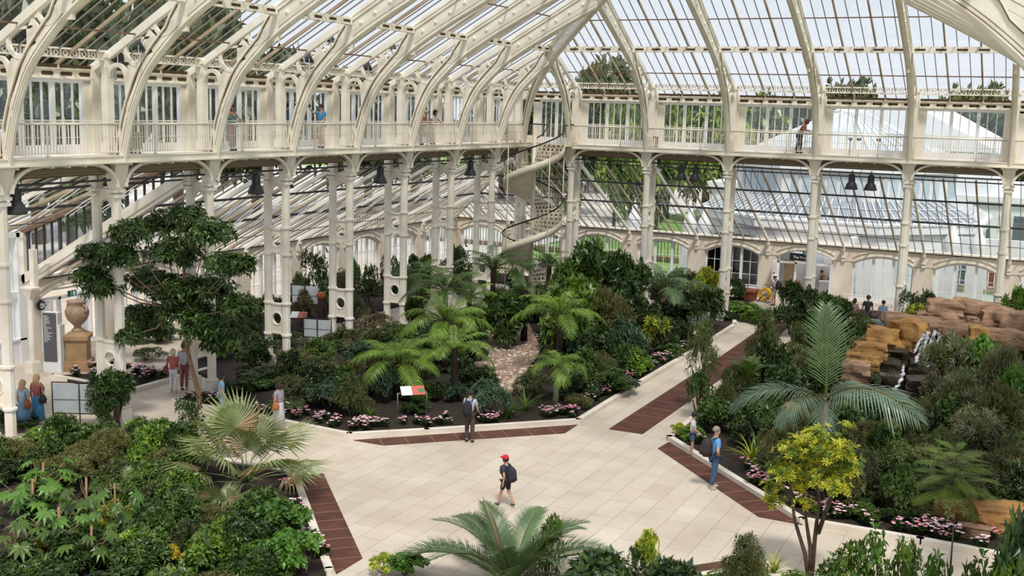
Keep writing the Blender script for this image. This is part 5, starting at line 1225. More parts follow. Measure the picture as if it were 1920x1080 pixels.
# ---- shrubs of the tree fern bed (back to front)
for a in (
 ('sparse', 600, 470, 44, 45.0, 'thin bushy sapling against the aisle windows behind the orange-topped post'), ('brown', 640, 505, 34, 44.5, 'brownish-leaved shrub between the ringed column pairs'),
 ('sparse', 690, 500, 34, 47.5, 'thin leafy sapling seen between two column pairs in the aisle'), ('sparse', 725, 480, 26, 49.0, 'thin sapling behind the column pair nearest the cycad'),
 ('dark', 565, 540, 30, 44.0, 'dark low shrub in the aisle by the dark handrail'), ('fine', 660, 545, 45, 43.0, 'fine-leaved dark shrub behind the ringed columns'),
 ('sparse', 865, 460, 36, 54.5, 'slender leafy sapling standing in the corner by the aisle window'), ('sparse', 915, 478, 34, 55.0, 'pale-leaved sapling behind the foot of the staircase'), ('mid', 800, 505, 26, 50.0, 'small round shrub behind the cycad'),
 ('fine', 545, 620, 52, 38.5, 'fine dark shrub under the pair of pale display boards'), ('brown', 700, 585, 58, 41.0, 'brown-tinged fine shrub below the low ring panels'), ('fine', 650, 610, 60, 39.0, 'dark fine-leaved shrub in front of the orange-topped post'),
 ('fine', 740, 600, 55, 40.0, 'dark twiggy shrub beside the large middle tree fern'), ('blue', 680, 640, 46, 36.5, 'bluish shrub behind the first tree fern'), ('olive', 560, 660, 60, 34.5, 'olive fine-leaved mound in front of the display boards'),
 ('fine', 610, 670, 70, 33.5, 'broad dark fine-leaved mound at the shady end of the fern bed'), ('dark', 520, 690, 55, 32.5, 'dark glossy shrub near the stepped column foot'), ('mid', 640, 690, 55, 32.0, 'mid green shrub beside the bright first tree fern'),
 ('dark', 470, 700, 50, 31.5, 'dark spreading shrub close to the tall single column'), ('fine', 570, 715, 60, 30.8, 'low dark shrub behind the far end of the pink flower row'), ('olive', 660, 735, 46, 30.6, 'low olive shrub behind the pink flowers and fern'), ('dark2', 440, 715, 40, 30.5, 'dark leafy shrub beside the slanting trunk'),
 ('dark2', 800, 720, 50, 33.6, 'dark undergrowth shrub between the two kerbside tree ferns'), ('dark', 900, 690, 46, 36.0, 'dark shrub in the shade behind the backpack man'), ('dark', 780, 765, 34, 31.9, 'low dark shrub behind the white and red plant sign'),
 ('dark', 885, 620, 50, 40.0, 'deep shade shrub beside the gravel patch'), ('dark2', 960, 560, 60, 43.5, 'dark shrub below the staircase ferns'),
 ('dark2', 1115, 468, 72, 48.0, 'tall dense dark thicket in front of the end wall arches, highest part'), ('mid', 1060, 495, 60, 46.5, 'dense mid green thicket beside the staircase foot'), ('dark', 1170, 485, 56, 47.5, 'dense dark thicket reaching towards the kentia palm'), ('mid2', 1090, 530, 66, 44.0, 'leafy thicket below the tall dark one'), ('olive', 1140, 545, 60, 44.0, 'olive twiggy thicket in the middle of the bed'), ('brown', 1150, 590, 52, 42.5, 'brownish twiggy shrub among the thicket stems'),
 ('dark', 1200, 560, 48, 45.5, 'dark shrub under the kentia palm fronds'), ('dark', 1290, 560, 62, 50.0, 'dark leafy shrub behind the red and white board'), ('dark2', 1250, 600, 40, 47.5, 'dark shrub beside the board by the central path'), ('lime', 1225, 582, 40, 45.5, 'bright lime umbrella-leaved shrub on a pale stem near the central path'),
 ('mid2', 1080, 580, 46, 41.0, 'mid green leafy shrub beside the bright gravel-side fern'), ('dark', 1130, 620, 52, 40.5, 'dark low shrub in the middle of the bed'), ('blue', 1165, 600, 52, 42.0, 'bluish dense shrub near the lime shrub'), ('mid', 1100, 655, 50, 38.0, 'mid green shrub behind the small palm'), ('bright', 1190, 650, 46, 41.5, 'fresh green spreading shrub at the path side of the bed'),
 ('mid', 1150, 690, 48, 38.2, 'rounded green shrub along the flower edging'), ('blue', 1170, 705, 36, 38.6, 'small bluish shrub right behind the flower edging'), ('dark', 1080, 700, 50, 36.5, 'dark undergrowth right behind the small palm'), ('fine', 1000, 690, 44, 36.2, 'fine dark shrub beside the gravel patch'), ('olive', 1085, 740, 30, 35.4, 'little olive shrub at the corner of the bed'), ('dark', 1280, 610, 36, 48.2, 'dark shrub at the kerb where the bed narrows'), ('mid', 1260, 645, 30, 45.3, 'small green shrub at the kerb of the central path'),
 ('dark2', 1320, 545, 40, 52.5, 'dark leafy shrub in front of the dark windows'), ('lime', 1325, 505, 34, 57.5, 'pale umbrella-leaved shrub against the dark windows'), ('mid2', 1385, 568, 44, 57.0, 'leafy green shrub below the terracotta planter'), ('bright', 1420, 580, 34, 56.0, 'fresh green shrub beside the doorway path'), ('dark', 1350, 580, 30, 55.5, 'dark shrub at the foot of the single column by the path'),
): B(*a)

# ---- shrubs behind the slanting trunk
for a in (('dark2', 445, 600, 46, 35.5, 'tall dark shrub behind the slanting trunk, next to the stepped columns'), ('fine', 400, 620, 42, 34.5, 'fine dark shrub directly behind the slanting trunk'), ('dark', 480, 630, 40, 34.0, 'dark shrub beside the foot of the stepped columns'), ('mid', 300, 610, 44, 36.0, 'green shrub seen below the layered tree crown'), ('dark2', 250, 600, 44, 35.0, 'dark climbing shrub just beyond the ringed column by the urn'), ('dark', 365, 650, 36, 35.5, 'dark shrub behind the white-haired woman'), ('fine', 275, 650, 36, 33.0, 'low fine shrub behind the small flower bed')): B(*a)
# ---- waterfall bed
for a in (
 ('airy', 1322, 598, 40, 37.5, 'airy narrow-leaved shrub on a thin stem at the corner of the central path'), ('airy2', 1315, 690, 38, 36.8, 'leafy dark shrub overhanging the central path grating'), ('airy', 1437, 585, 42, 41.0, 'tall narrow-leaved shrub beside the central path'), ('dark', 1440, 640, 46, 40.0, 'dark dense lower part shrub beside the central path'), ('airy', 1370, 690, 34, 37.0, 'narrow-leaved shrub behind the boy'), ('mid', 1335, 745, 34, 36.0, 'mid green shrub at the kerb beside the boy'), ('lime', 1275, 795, 18, 34.2, 'little yellowish shrub at the kerb tip beside the boy'), ('mid2', 1300, 800, 26, 34.0, 'leafy low plant at the pointed end of the kerb'),
 ('dark', 1490, 535, 46, 54.0, 'dark leafy shrub just inside the doorway path'), ('dark2', 1550, 560, 38, 52.0, 'broad dark shrub between doorway and seated people'), ('mid', 1520, 545, 34, 55.0, 'leafy shrub beside the door column'), ('dark', 1600, 606, 36, 50.0, 'dark shrub before the seated people'), ('fine', 1570, 610, 50, 47.0, 'fine dark shrub behind the big palm frond'), ('mid', 1625, 606, 34, 49.5, 'ferny green mound in front of the seated people'), ('lime', 1720, 575, 46, 53.0, 'pale lime leafy shrub above the brown rocks'), ('sparse', 1720, 545, 36, 55.0, 'climber-like thin shrub at the column by the white court'), ('dark2', 1740, 555, 26, 57.0, 'dark spiky shrub by the wall pier'), ('mid2', 1915, 548, 34, 54.0, 'bright leafy shrub at the far edge above the rocks'), ('mid', 1880, 580, 40, 52.0, 'grey-green low shrub on top of the rocks'),
 ('grey', 1790, 640, 62, 41.5, 'silvery fine-leaved shrub beside the waterfall'), ('heart', 1840, 640, 52, 42.0, 'bright green climbing mound beside the waterfall'), ('grey', 1880, 660, 60, 40.0, 'greyish feathery shrub at the far edge beside the bright mound'), ('grey', 1800, 710, 66, 38.5, 'grey-green feathery shrub below the waterfall'), ('olive', 1885, 725, 66, 37.5, 'olive feathery shrub near the edge of the view'), ('heart', 1905, 700, 40, 38.5, 'green leafy patch at the edge of the view by the olive shrub'), ('grey', 1840, 775, 72, 35.5, 'silvery twiggy shrub in the middle of the waterfall bed'), ('fine', 1910, 800, 60, 34.5, 'dark fine shrub at the edge of the view'), ('fine', 1770, 800, 60, 34.8, 'dark fine shrub behind the drooping palm frond'), ('olive', 1850, 850, 70, 33.0, 'dull olive shrub behind the feathery conifer'), ('dark', 1920, 880, 60, 31.5, 'dark shrub at the edge above the orange boulders'),
 ('dark', 1480, 690, 50, 38.5, 'dark shrub behind the large upright palm frond'), ('fine', 1500, 640, 50, 42.5, 'dark twiggy shrub between path and palm'), ('dark2', 1440, 760, 40, 36.5, 'dark shrub under the side palm frond'), ('mid', 1470, 830, 44, 33.0, 'leafy shrub between strappy clumps and yellow tree'), ('dark', 1620, 850, 56, 31.8, 'dark leafy shrub behind the yellow tree'), ('fine', 1660, 890, 60, 30.8, 'dark fine-leaved shrub between yellow tree and conifer'), ('narrow', 1660, 830, 50, 32.5, 'narrow-leaved shrub under the drooping palm frond'), ('dark2', 1590, 930, 46, 30.0, 'dark shrub at the kerb beside the yellow tree stems'), ('mid', 1620, 970, 36, 29.4, 'leafy green shrub spilling over the kerb'), ('olive', 1720, 940, 50, 30.2, 'low olive shrub behind the pink flower edging'), ('dark', 1690, 960, 36, 29.6, 'low dark shrub at the kerb behind the pink flowers'),
): B(*a)

# ---- lower corner bed in front of the fan palms
for a in (
 ('dark2', 215, 705, 50, 25.6, 'leafy dark shrub rising in front of the ringed column by the flower bed'), ('sparse', 360, 745, 38, 25.3, 'thin variegated sapling at the end of the path'), ('dark', 20, 770, 60, 23.8, 'dense dark shrub at the edge of the view below the women'), ('mid2', 110, 800, 66, 23.0, 'leafy green shrub below the display boards'), ('dark', 200, 800, 64, 23.2, 'dense dark shrub beside the display boards'), ('mid', 290, 790, 60, 23.6, 'spreading green shrub beside the fan palm'), ('dark2', 345, 800, 46, 23.4, 'dark broadleaf shrub close behind the fan palm'), ('bright', 30, 850, 60, 21.0, 'fresh green shrub at the edge of the view'), ('olive', 130, 855, 66, 20.8, 'olive leafy shrub in the middle of the corner bed'), ('fine', 225, 855, 64, 21.2, 'fine dark shrub behind the young fan palm'), ('mid', 285, 885, 50, 21.0, 'mid green shrub beneath the pale fan leaves'), ('dark', 380, 935, 50, 21.0, 'dark shrub in the shade of the fan palm'), ('yellow', 215, 945, 44, 18.8, 'yellow-green upright shrub in the corner bed'), ('dark', 330, 1000, 66, 18.6, 'dark leafy shrub along the bottom edge'), ('olive', 420, 1010, 60, 18.8, 'olive shrub in front of the smaller fan palm'), ('gold', 80, 1050, 40, 17.0, 'golden-leaved shrub at the bottom edge of the corner'), ('gold', 320, 1030, 40, 17.6, 'golden-leaved sprays in the bottom shrubs'), ('dark', 270, 1040, 60, 17.2, 'dark shrub at the bottom edge beside the golden sprays'), ('mid', 440, 1050, 60, 17.8, 'green shrub at the bottom edge by the heart-leaved plant'), ('dark2', 180, 1010, 60, 17.4, 'dark shrub at the bottom edge beside the lobed plants'), ('dark', 130, 1000, 66, 16.8, 'dark filler shrub under the big lobed leaves'),
 ('heart', 520, 945, 62, 20.2, 'bright heart-leaved shrub next to the broad grating, upper one'), ('heart', 545, 1000, 56, 18.9, 'bright heart-leaved shrub next to the broad grating, lower one'), ('heart', 490, 1020, 56, 18.6, 'heart-leaved shrub at the bottom edge beside the grating'),
): B(*a)
fill(P0, 26, ['dark', 'dark2', 'dark', 'mid'], (.5, .7), (.4, .62), 'low dark shrub growing under the big lobed leaves', 'low shrubs under the lobed leaves', 13, .6, .5, cond=lambda x, y, sx, sy: sx < 300 and sy > 840)
# big lobed leaves
def lobed(seed):
    r = R(seed); mb = MB(); st = MB()
    for i in range(15):
        a = i * 2.4; e = r.uniform(.2, 1.0); hh = .35 + .6 * i / 15; c = Vector((math.cos(a) * e * .75, math.sin(a) * e * .75, hh)); st.tube([(0, 0, hh * .55), c * .6 + Vector((0, 0, .1)), c], [.014, .01, .008], 4)
        n = (UP + Vector((math.cos(a), math.sin(a), 0)) * .35 + rnd(r) * .2).normalized(); x = Vector((math.cos(a), math.sin(a), -.2)); x = (x - n * x.dot(n)).normalized(); y = n.cross(x); S = r.uniform(.30, .44)
        for q in range(9):
            t = -2.3 + 4.6 * q / 8; d = (x * math.cos(t) + y * math.sin(t)).normalized(); leaf(mb, c, d, n, S * (.75 + .25 * math.cos(t)), S * .26, 0, .2, .1)
    st.tube([(0, 0, 0), (.02, 0, .9)], .03, 5); return [('foliage', mb.mesh('foliage', LM['heart' if seed % 2 else 'mid'])), ('stem', st.mesh('stem', barkl))]
LB = [lobed(1), lobed(2)]
for i, (px, py, wp2, Y, lb) in enumerate(((60, 905, 66, 18.6, 'shrub with big lobed leaves at the edge of the view'), (160, 895, 62, 18.9, 'shrub with big lobed leaves beside the yellow-green shrub'), (110, 950, 66, 17.4, 'lower shrub with big lobed leaves in the corner'), (30, 1000, 62, 16.4, 'shrub with big lobed leaves cut by the corner of the view'), (215, 905, 50, 18.4, 'shrub with big lobed leaves close to the young fan palm'), (170, 985, 56, 17.0, 'bottom shrub with big lobed leaves between the golden sprays'), (80, 880, 56, 19.6, 'smaller shrub with lobed leaves behind the row of lobed shrubs'))):
    p = at(px, py, Y); k = pxs(px, py, Y); t = thing('lobed_shrub', lb, 'shrub', (p.x, p.y, .08), i * 1.3); t.scale = (wp2 / k * 1.25,) * 2 + (max(1.0, p.z - .08) * 1.1,); parts(t, LB[i % 2])

# ---- yellow multi-stemmed tree
r = R(9); yb = Vector((-4.55, 25.0, .08)); yt = thing('yellow_tree', 'small yellow-leaved tree with several dark bare stems in front of the kerb', 'tree', yb); lum = []
for (px, py, rp2) in ((1530, 825, 40), (1490, 850, 42), (1570, 850, 44), (1530, 870, 50), (1470, 890, 36), (1590, 880, 36), (1500, 905, 38), (1555, 905, 38), (1445, 915, 20), (1590, 800, 14), (1575, 920, 22), (1510, 945, 20), (1450, 940, 22)):
    p = at(px, py, 25.0 + r.uniform(-.4, .4)); lum.append((p - yb, rp2 / pxs(px, py, 25), .8))
mb = MB(); crown(mb, r, lum, 1150, .12, .05, 6, 3, upb=.6, inner=.2); link('crown', mb.mesh('crown', [LM['yellow'], LM['yellow'], LM['bright']]), yt)
for pts in (((1522, 1085), (1528, 1010), (1536, 940), (1530, 870)), ((1515, 1085), (1510, 1040), (1490, 975), (1480, 900)), ((1520, 1085), (1520, 1030), (1513, 985), (1505, 920)), ((1534, 1000), (1548, 960), (1560, 930), (1565, 880))):
    mb = MB(); mb.tube([at(x, y, 25.0) - yb if y < 1080 else Vector((at(x, y, 25.0).x - yb.x, 0, -.05)) for x, y in pts], [.055, .05, .04, .02], 7); link('stem', mb.mesh('stem', barkm), yt)

# ---- feathery conifer
cf = frond('fern', 1.0, .25, -.25, 24, .28, .015, vee=.05, pdroop=.1, sweep=.6, r0=.012, start=.1, prof='fern', seed=91); cfd = frond('bright', 1.0, .15, -.35, 24, .28, .015, vee=.05, pdroop=.15, sweep=.6, r0=.012, start=.1, prof='fern', seed=92)
p = at(1795, 845, 30.6); ct = thing('feathery_conifer', 'young feathery conifer with flat layered branches above the orange boulders', 'conifer', (p.x, p.y, .08)); hh = p.z - .08
link('trunk', trunk_mesh('trunk', [(0, 0, 0), (0, 0, hh * .5), (0, 0, hh)], [.05, .04, .015], barkm), ct)
rr = R(2)
for lv in range(6):
    for q in range(6):
        o = link('branch', rr.choice([cf, cfd]), ct); u = lv / 5; o.location = (0, 0, hh * (.42 + .55 * u)); o.rotation_euler = (rr.uniform(-.2, .2), .12 - u * .25 + rr.uniform(-.1, .1), q * 1.047 + lv * .5); o.scale = ((1.55 - .8 * u) * rr.uniform(.85, 1.1),) * 3

# ---- bottom edge plants
for a in (('big', 1115, 1048, 64, 21.0, 'large-leaved dark shrub beside the date palm at the bottom edge'), ('big', 1250, 1062, 60, 21.6, 'large-leaved shrub at the bottom edge before the lower grating'), ('lime', 1215, 998, 30, 22.5, 'slender yellow-green shrub standing up against the pale paving'), ('sparse', 1195, 1030, 34, 22.2, 'thin yellowish sapling below the slender yellow-green shrub'), ('airy', 1400, 1005, 52, 22.8, 'fine grassy bamboo mound at the bottom edge'), ('olive', 1400, 1036, 44, 22.6, 'dense base of fine bamboo leaves at the bottom edge'), ('heart', 760, 1062, 44, 20.4, 'yellow-green leafy shrub at the bottom edge beside the date palm'), ('yellow', 720, 1066, 30, 20.2, 'small yellow-leaved shrub at the bottom edge'), ('open2', 1030, 962, 36, 21.4, 'glossy leafy branch beside the date palm crown'),
 ('open2', 1590, 1010, 50, 23.6, 'leafy green shrub in front of the kerb by the bare stems'), ('open', 1640, 1000, 46, 23.4, 'broad-leaved shrub in front of the kerb, beside the bare stems'), ('open2', 1700, 1005, 50, 23.3, 'dense leafy shrub at the bottom edge, in front of the pink flowers'), ('open', 1760, 1045, 46, 22.8, 'leafy shrub at the bottom edge below the flowers'), ('open', 1830, 1050, 50, 22.6, 'broad-leaved yellowish shrub at the bottom edge'), ('big', 1915, 1000, 60, 23.0, 'large dark-leaved plant in the bottom corner'), ('open2', 1880, 1050, 50, 22.4, 'leafy shrub in the bottom corner'), ('open', 1560, 1050, 40, 23.0, 'dark leafy shrub at the foot of the yellow tree')): B(*a)
sp = thing('thin_sapling', 'thin bare-stemmed sapling rising through the bottom shrubs before the conifer', 'tree', (*at(1785, 1060, 23.2).xy, .08)); q = at(1790, 960, 23.2) - sp.location; mb = MB(); mb.tube([(0, 0, 0), q * .6, q], [.03, .022, .01], 6); mb.build('stem', barkm, sp); mb = MB(); crown(mb, R(4), [(q + Vector((0, 0, .1)), .35, .6)], 14, .14, .05, 5); mb.build('foliage', LM['olive'], sp)

# ---- undergrowth filling the beds
fill(P0, 64, ['dark', 'dark2', 'mid', 'olive', 'mid2', 'fine', 'bright', 'dark2', 'mid', 'olive', 'open2'], (.55, .85), (.55, 1.15), 'dense leafy shrub packed into the corner bed around the fan palms', 'shrubs packed around the fan palms', 3, .75, .85, cond=lambda x, y, sx, sy: not (340 < sx < 600 and 850 < sy < 965) and not (sx < 260 and sy > 860))
fill(P1, 96, ['dark', 'dark2', 'fine', 'mid', 'fernlow', 'blue', 'olive', 'fernlow'], (.55, 1.0), (.6, 1.6), 'low undergrowth shrub in the tree fern bed', 'undergrowth of the tree fern bed', 4, .95, 1.2, cond=lambda x, y, sx, sy: not (870 < sx < 1030 and 600 < sy < 745))
fill(P2, 96, ['dark', 'fine', 'grey', 'mid', 'fernlow', 'olive', 'dark2', 'narrow'], (.5, .95), (.6, 1.5), 'low undergrowth shrub in the waterfall bed', 'undergrowth of the waterfall bed', 5, .9, 1.3, cond=lambda x, y, sx, sy: not (1640 < sx < 1775 and 600 < sy < 760) and not (sx > 1740 and sy > 930) and not (sx > 1745 and sy < 800))
fill([(-35.5, 37.5), (-31.2, 37.5), (-31.2, 59.5), (-15.8, 59.5), (-15.8, 62.8), (-35.5, 62.8)], 46, ['dark', 'sparse', 'mid', 'fine', 'sparse', 'brown'], (.5, .9), (.7, 1.9), 'aisle shrub growing along the outer wall windows', 'shrubs along the outer wall', 6, 1.0, .8)
fill(P3, 16, ['open', 'open2', 'dark2', 'open2'], (.5, .75), (.35, .7), 'low leafy plant in the bed at the bottom edge', 'plants along the bottom edge', 7, .8, .7)
# ---- flower edging: begonia plants, one object each
def begonia(seed):
    r = R(seed); lf = MB(); bl = MB()
    for i in range(16): a = r.uniform(0, 6.28); p = Vector((math.cos(a) * r.uniform(0, .14), math.sin(a) * r.uniform(0, .14), r.uniform(.03, .16))); rosette(lf, r, p, UP + rnd(r) * .5, 4, .12, .08)
    cm = seed % 2
    for i in range(8):
        a = r.uniform(0, 6.28); e = r.uniform(0, .2); p = Vector((math.cos(a) * e, math.sin(a) * e, r.uniform(.17, .27)))
        for q in range(5):
            t = q * 1.257; d = Vector((math.cos(t), math.sin(t), .35)).normalized(); leaf(bl, p, d, UP, .055, .05, r.choice([cm, 1, 1, 2]) if seed % 3 else r.choice([0, 0, 1]), .0, .1)
    return [('leaves', lf.mesh('leaves', LM['dark'])), ('blossoms', bl.mesh('blossoms', pinkm))]
BG = [begonia(i) for i in range(5)]
fc = R(17)
def flower_row(pts, n, w, label, group, dens=1.0, sc=(1.0, 1.5)):
    P = [Vector((*p, .1)) for p in pts]; seg = [(P[i + 1] - P[i]).length for i in range(len(P) - 1)]; tot = sum(seg)
    for i in range(n):
        s = fc.random() * tot; j = 0
        while s > seg[j]: s -= seg[j]; j += 1
        d = (P[j + 1] - P[j]).normalized(); nn = Vector((-d.y, d.x, 0)); q = P[j] + d * s + nn * (.22 + w * fc.random())
        if math.sin(q.x * 2.1 + q.y * 1.3) * .5 + fc.random() * .9 < .05: continue
        t = thing('begonia', label, 'flower', q, fc.uniform(0, 6.28), group, scale=fc.uniform(*sc)); parts(t, fc.choice(BG))
flower_row([(-27.2, 28.6), (-23.3, 28.65), (-19.9, 28.6), (-18.1, 30.3), (-14.4, 34.0)], 84, .8, 'pink begonia in the flower edging of the tree fern bed, facing the plaza', 'begonias facing the plaza', sc=(.8, 1.25))
flower_row([(-14.4, 34.2), (-14.4, 48)], 62, .65, 'pink begonia in the flower edging along the central path', 'begonias along the central path', sc=(.9, 1.4))
flower_row([(-10.5, 33.2), (-5.6, 28.5)], 20, .6, 'pale pink begonia in the edging beyond the man in the blue shirt', 'begonias beyond the blue-shirted man')
flower_row([(-5.4, 28.6), (0, 28.6)], 52, .8, 'pink begonia in the edging in front of the orange boulders', 'begonias before the orange boulders', sc=(.85, 1.35))
flower_row([(-33.2, 29.1), (-29.8, 29.1)], 44, 1.8, 'deep pink begonia in the small bed in front of the urn', 'begonias before the urn', sc=(1.0, 1.6))
flower_row([(-14.6, 20.2), (-18.5, 24.3)], 12, .3, 'pink begonia at the kerb beside the broad grating', 'begonias beside the broad grating')
flower_row([(-24.0, 24.35), (-26.2, 24.2)], 12, .3, 'pink begonia at the kerb beyond the display boards', 'begonias by the display boards')

# ---- rocks, water, gravel
rockm = [mat('sandstone_orange', (.42, .235, .075), .9, col2=(.17, .085, .03), scale=1.7, bump=.7, bscale=7, detail=9), mat('sandstone_pink', (.40, .255, .165), .9, col2=(.17, .095, .055), scale=2.0, bump=.7, bscale=7, detail=9), mat('wet_rock', (.055, .038, .022), .4, col2=(.014, .011, .009), scale=2, bump=.7, bscale=7)]
import bmesh
from mathutils import noise
def rock(loc, d, seed, m, label, rz=0, group=None):
    bm = bmesh.new(); bmesh.ops.create_cube(bm, size=1); bmesh.ops.subdivide_edges(bm, edges=bm.edges[:], cuts=9, use_grid_fill=True); o3 = Vector((seed * 7.13, seed * 3.7, seed * 1.9))
    for v in bm.verts:
        n = v.co.normalized(); c = v.co * .78 + n * .5 * .26; w3 = Vector((c.x * d[0], c.y * d[1], c.z * d[2]))
        k1 = noise.noise(w3 * .8 + o3) * .22 + noise.noise(w3 * 2.2 + o3) * .10; lay = math.floor(w3.z * 4.0 + noise.noise(w3 * .9 + o3) * 1.2); st = noise.noise(Vector((lay * 3.1, seed, w3.x * .8))) * .12 + (noise.cell(w3 * 1.6 + o3) - .5) * .07
        v.co = c + Vector((n.x, n.y, n.z * .6)) * (k1 + st)
    me = bpy.data.meshes.new('boulder'); bm.to_mesh(me); bm.free(); me.materials.append(rockm[m])
    o = link('boulder', me, None, loc, rz); o.scale = d; return tag(o, label, 'rock', group)
def RK(px, py, wp2, hp, Y, m, label, seed, dep=1.0, rz=0.0, down=0.0):
    p = at(px, py, Y); k = pxs(px, py, Y); top = p.z + hp / k * .55; bot = 0.0 if down == 'g' else max(0.0, p.z - hp / k * .55 - down)
    rock((p.x, p.y + dep * .5, (top + bot) / 2), (wp2 / k * 1.2, dep * 1.3, max(.3, top - bot) * 1.1), seed, m, label, rz)
for a in (
 (1700, 660, 120, 60, 48.3, 2, 'dark wet rock bank behind the falling water', 31, 2.2, .1, 'g'), (1780, 650, 120, 50, 48.8, 2, 'dark rock bank beneath the big pinkish blocks', 32, 2.2, -.1, 'g'), (1860, 655, 120, 50, 48.2, 2, 'dark rock bank under the slabs at the edge of the view', 33, 2.2, .2, 'g'), (1640, 690, 90, 60, 45.6, 2, 'dark rock bank under the orange blocks', 34, 1.8, .2, 'g'), (1930, 660, 90, 50, 47.6, 2, 'dark rock bank just at the edge of the view', 35, 1.8, .2, 'g'),
 (1768, 588, 58, 34, 49.5, 1, 'big pinkish block on top of the waterfall rocks, first of the top row', 1, 1.2, .1, .3), (1822, 590, 54, 32, 49.8, 1, 'big pinkish block on top of the waterfall rocks, second of the top row', 2, 1.2, -.15, .3), (1866, 602, 52, 28, 49.0, 1, 'brownish block on top of the waterfall rocks, third of the top row', 3, 1.2, .2, .3), (1905, 606, 50, 26, 48.5, 1, 'pale block at the edge of the view on the waterfall rocks', 4, 1.2, .1, .3), (1840, 577, 60, 14, 50.6, 1, 'long flat pale slab behind the top row of blocks', 40, .8, 0, .2), (1738, 598, 40, 16, 49.2, 1, 'small pinkish stone at the start of the top row', 41, .7, .3, .2),
 (1712, 606, 88, 15, 48.2, 1, 'long flat slab forming the lip of the waterfall', 5, 1.0, .05, .15), (1800, 616, 60, 14, 47.6, 1, 'low brown slab beneath the top row of blocks', 6, .9, -.1, .2), (1822, 601, 22, 10, 48.0, 1, 'small pale stone wedged between the top blocks', 42, .4, .3, .1), (1835, 624, 30, 14, 46.0, 0, 'small orange stone in front of the top slabs', 7, .5, .2, .3), (1885, 632, 76, 16, 46.4, 1, 'broad pink slab near the edge of the view', 8, .9, .1, .3),
 (1655, 636, 56, 30, 46.2, 0, 'orange block beside the waterfall, upper one', 9, 1.0, .15, .3), (1700, 625, 62, 34, 47.2, 0, 'dark orange block right at the waterfall lip', 10, 1.2, -.1, .5), (1625, 658, 52, 18, 44.4, 0, 'orange layered rock beside the big palm frond', 11, .8, .2, .3), (1618, 676, 60, 16, 43.8, 0, 'flat orange layered rock below the other', 43, .8, -.1, .4), (1602, 697, 44, 22, 42.6, 1, 'pink layered rock low beside the palm', 12, .7, .1, .4),
 (1655, 705, 50, 44, 44.2, 2, 'wet dark rock face beside the water', 13, 1.0, .2, 'g'), (1728, 700, 44, 30, 44.6, 2, 'wet dark ledge where the water breaks', 14, .9, .1, 'g'), (1735, 735, 64, 34, 42.4, 2, 'wet dark rock under the falling water', 15, 1.0, .3, 'g'), (1672, 755, 46, 24, 41.0, 2, 'wet dark rock at the pool edge', 16, .8, .2, 'g'), (1500, 775, 56, 22, 36.5, 0, 'brown rock half hidden under the side palm frond', 17, .7, .4, .3),
 (1868, 985, 86, 54, 29.9, 0, 'largest orange boulder at the bottom corner behind the begonias', 21, .9, .3, .2), (1792, 965, 56, 44, 30.4, 0, 'orange boulder under the feathery conifer', 22, .7, -.2, .2), (1822, 1000, 50, 20, 29.3, 1, 'small flat pinkish boulder among the begonias', 23, .4, .1, .2),
): RK(*a)
waterm = mat('falling_water', (.60, .63, .68), .25, col2=(.05, .05, .055), scale=6, detail=12)
def water(pts, w, label):
    mb = MB(); vs = []; r = R(len(pts)); n = len(pts)
    for i, (px, py, Y) in enumerate(pts):
        p = at(px, py, Y); ww = w[i] / pxs(px, py, Y)
        for q in range(7): vs.append(p + Vector(((q / 6 - .5) * ww, r.uniform(-.08, .08), r.uniform(-.03, .03))))
    mb.add(vs, [(i * 7 + q, i * 7 + q + 1, i * 7 + q + 8, i * 7 + q + 7) for i in range(n - 1) for q in range(6)], 0, True)
    me = mb.mesh('waterfall', waterm); o = link('waterfall', me); so = o.modifiers.new('t', 'SOLIDIFY'); so.thickness = .04; return tag(o, label, 'waterfall')
def waterfall(paths, label):
    t = thing('waterfall', label, 'waterfall', (0, 0, 0)); r = R(5)
    for pts in paths:
        mb = MB(); vs = []; P = [at(*q[:3]) for q in pts]; n = 0
        for i in range(len(P) - 1):
            for q in range(6):
                u = q / 6; c = P[i].lerp(P[i + 1], u); ww = (pts[i][3] * (1 - u) + pts[i + 1][3] * u) / 52 * r.uniform(.6, 1.0); c = c + Vector((r.uniform(-.03, .03), r.uniform(-.03, .03), 0)); n += 1
                for e in (-.5, -.17, .17, .5): vs.append(c + Vector((e * ww, -.05 * (1 - abs(e)), r.uniform(-.02, .02))))
        mb.add(vs, [(i * 4 + q, i * 4 + q + 1, i * 4 + q + 5, i * 4 + q + 4) for i in range(n - 1) for q in range(3)], 0, True)
        o = mb.build('strand', waterm, t); so = o.modifiers.new('t', 'SOLIDIFY'); so.thickness = .03
waterfall([[(1752, 620, 45.6, 8), (1748, 640, 45.0, 10), (1742, 662, 44.6, 9), (1735, 680, 44.3, 5)], [(1742, 622, 45.5, 8), (1733, 645, 44.9, 11), (1722, 668, 44.5, 9), (1716, 684, 44.2, 6)], [(1733, 626, 45.4, 5), (1722, 646, 44.9, 7), (1712, 666, 44.5, 5)], [(1760, 624, 45.4, 5), (1758, 650, 44.8, 5), (1750, 676, 44.4, 4)], [(1694, 685, 43.2, 5), (1694, 700, 42.8, 7), (1688, 716, 42.4, 8), (1676, 734, 41.8, 9), (1664, 742, 41.2, 10)], [(1742, 684, 43.5, 3), (1738, 690, 43, 4)]], 'white waterfall tumbling in strands down the dark wet rocks')
pl = MB(); pl.prism([(-7.6, 34.6), (-6.2, 33.4), (-5.0, 35.0), (-5.6, 37.4), (-7.2, 37.6)], .08, .13); tag(pl.build('pool', mat('pool_water', (.05, .055, .055), .08, spec=.5)), 'small dark pool at the foot of the waterfall', 'pool')
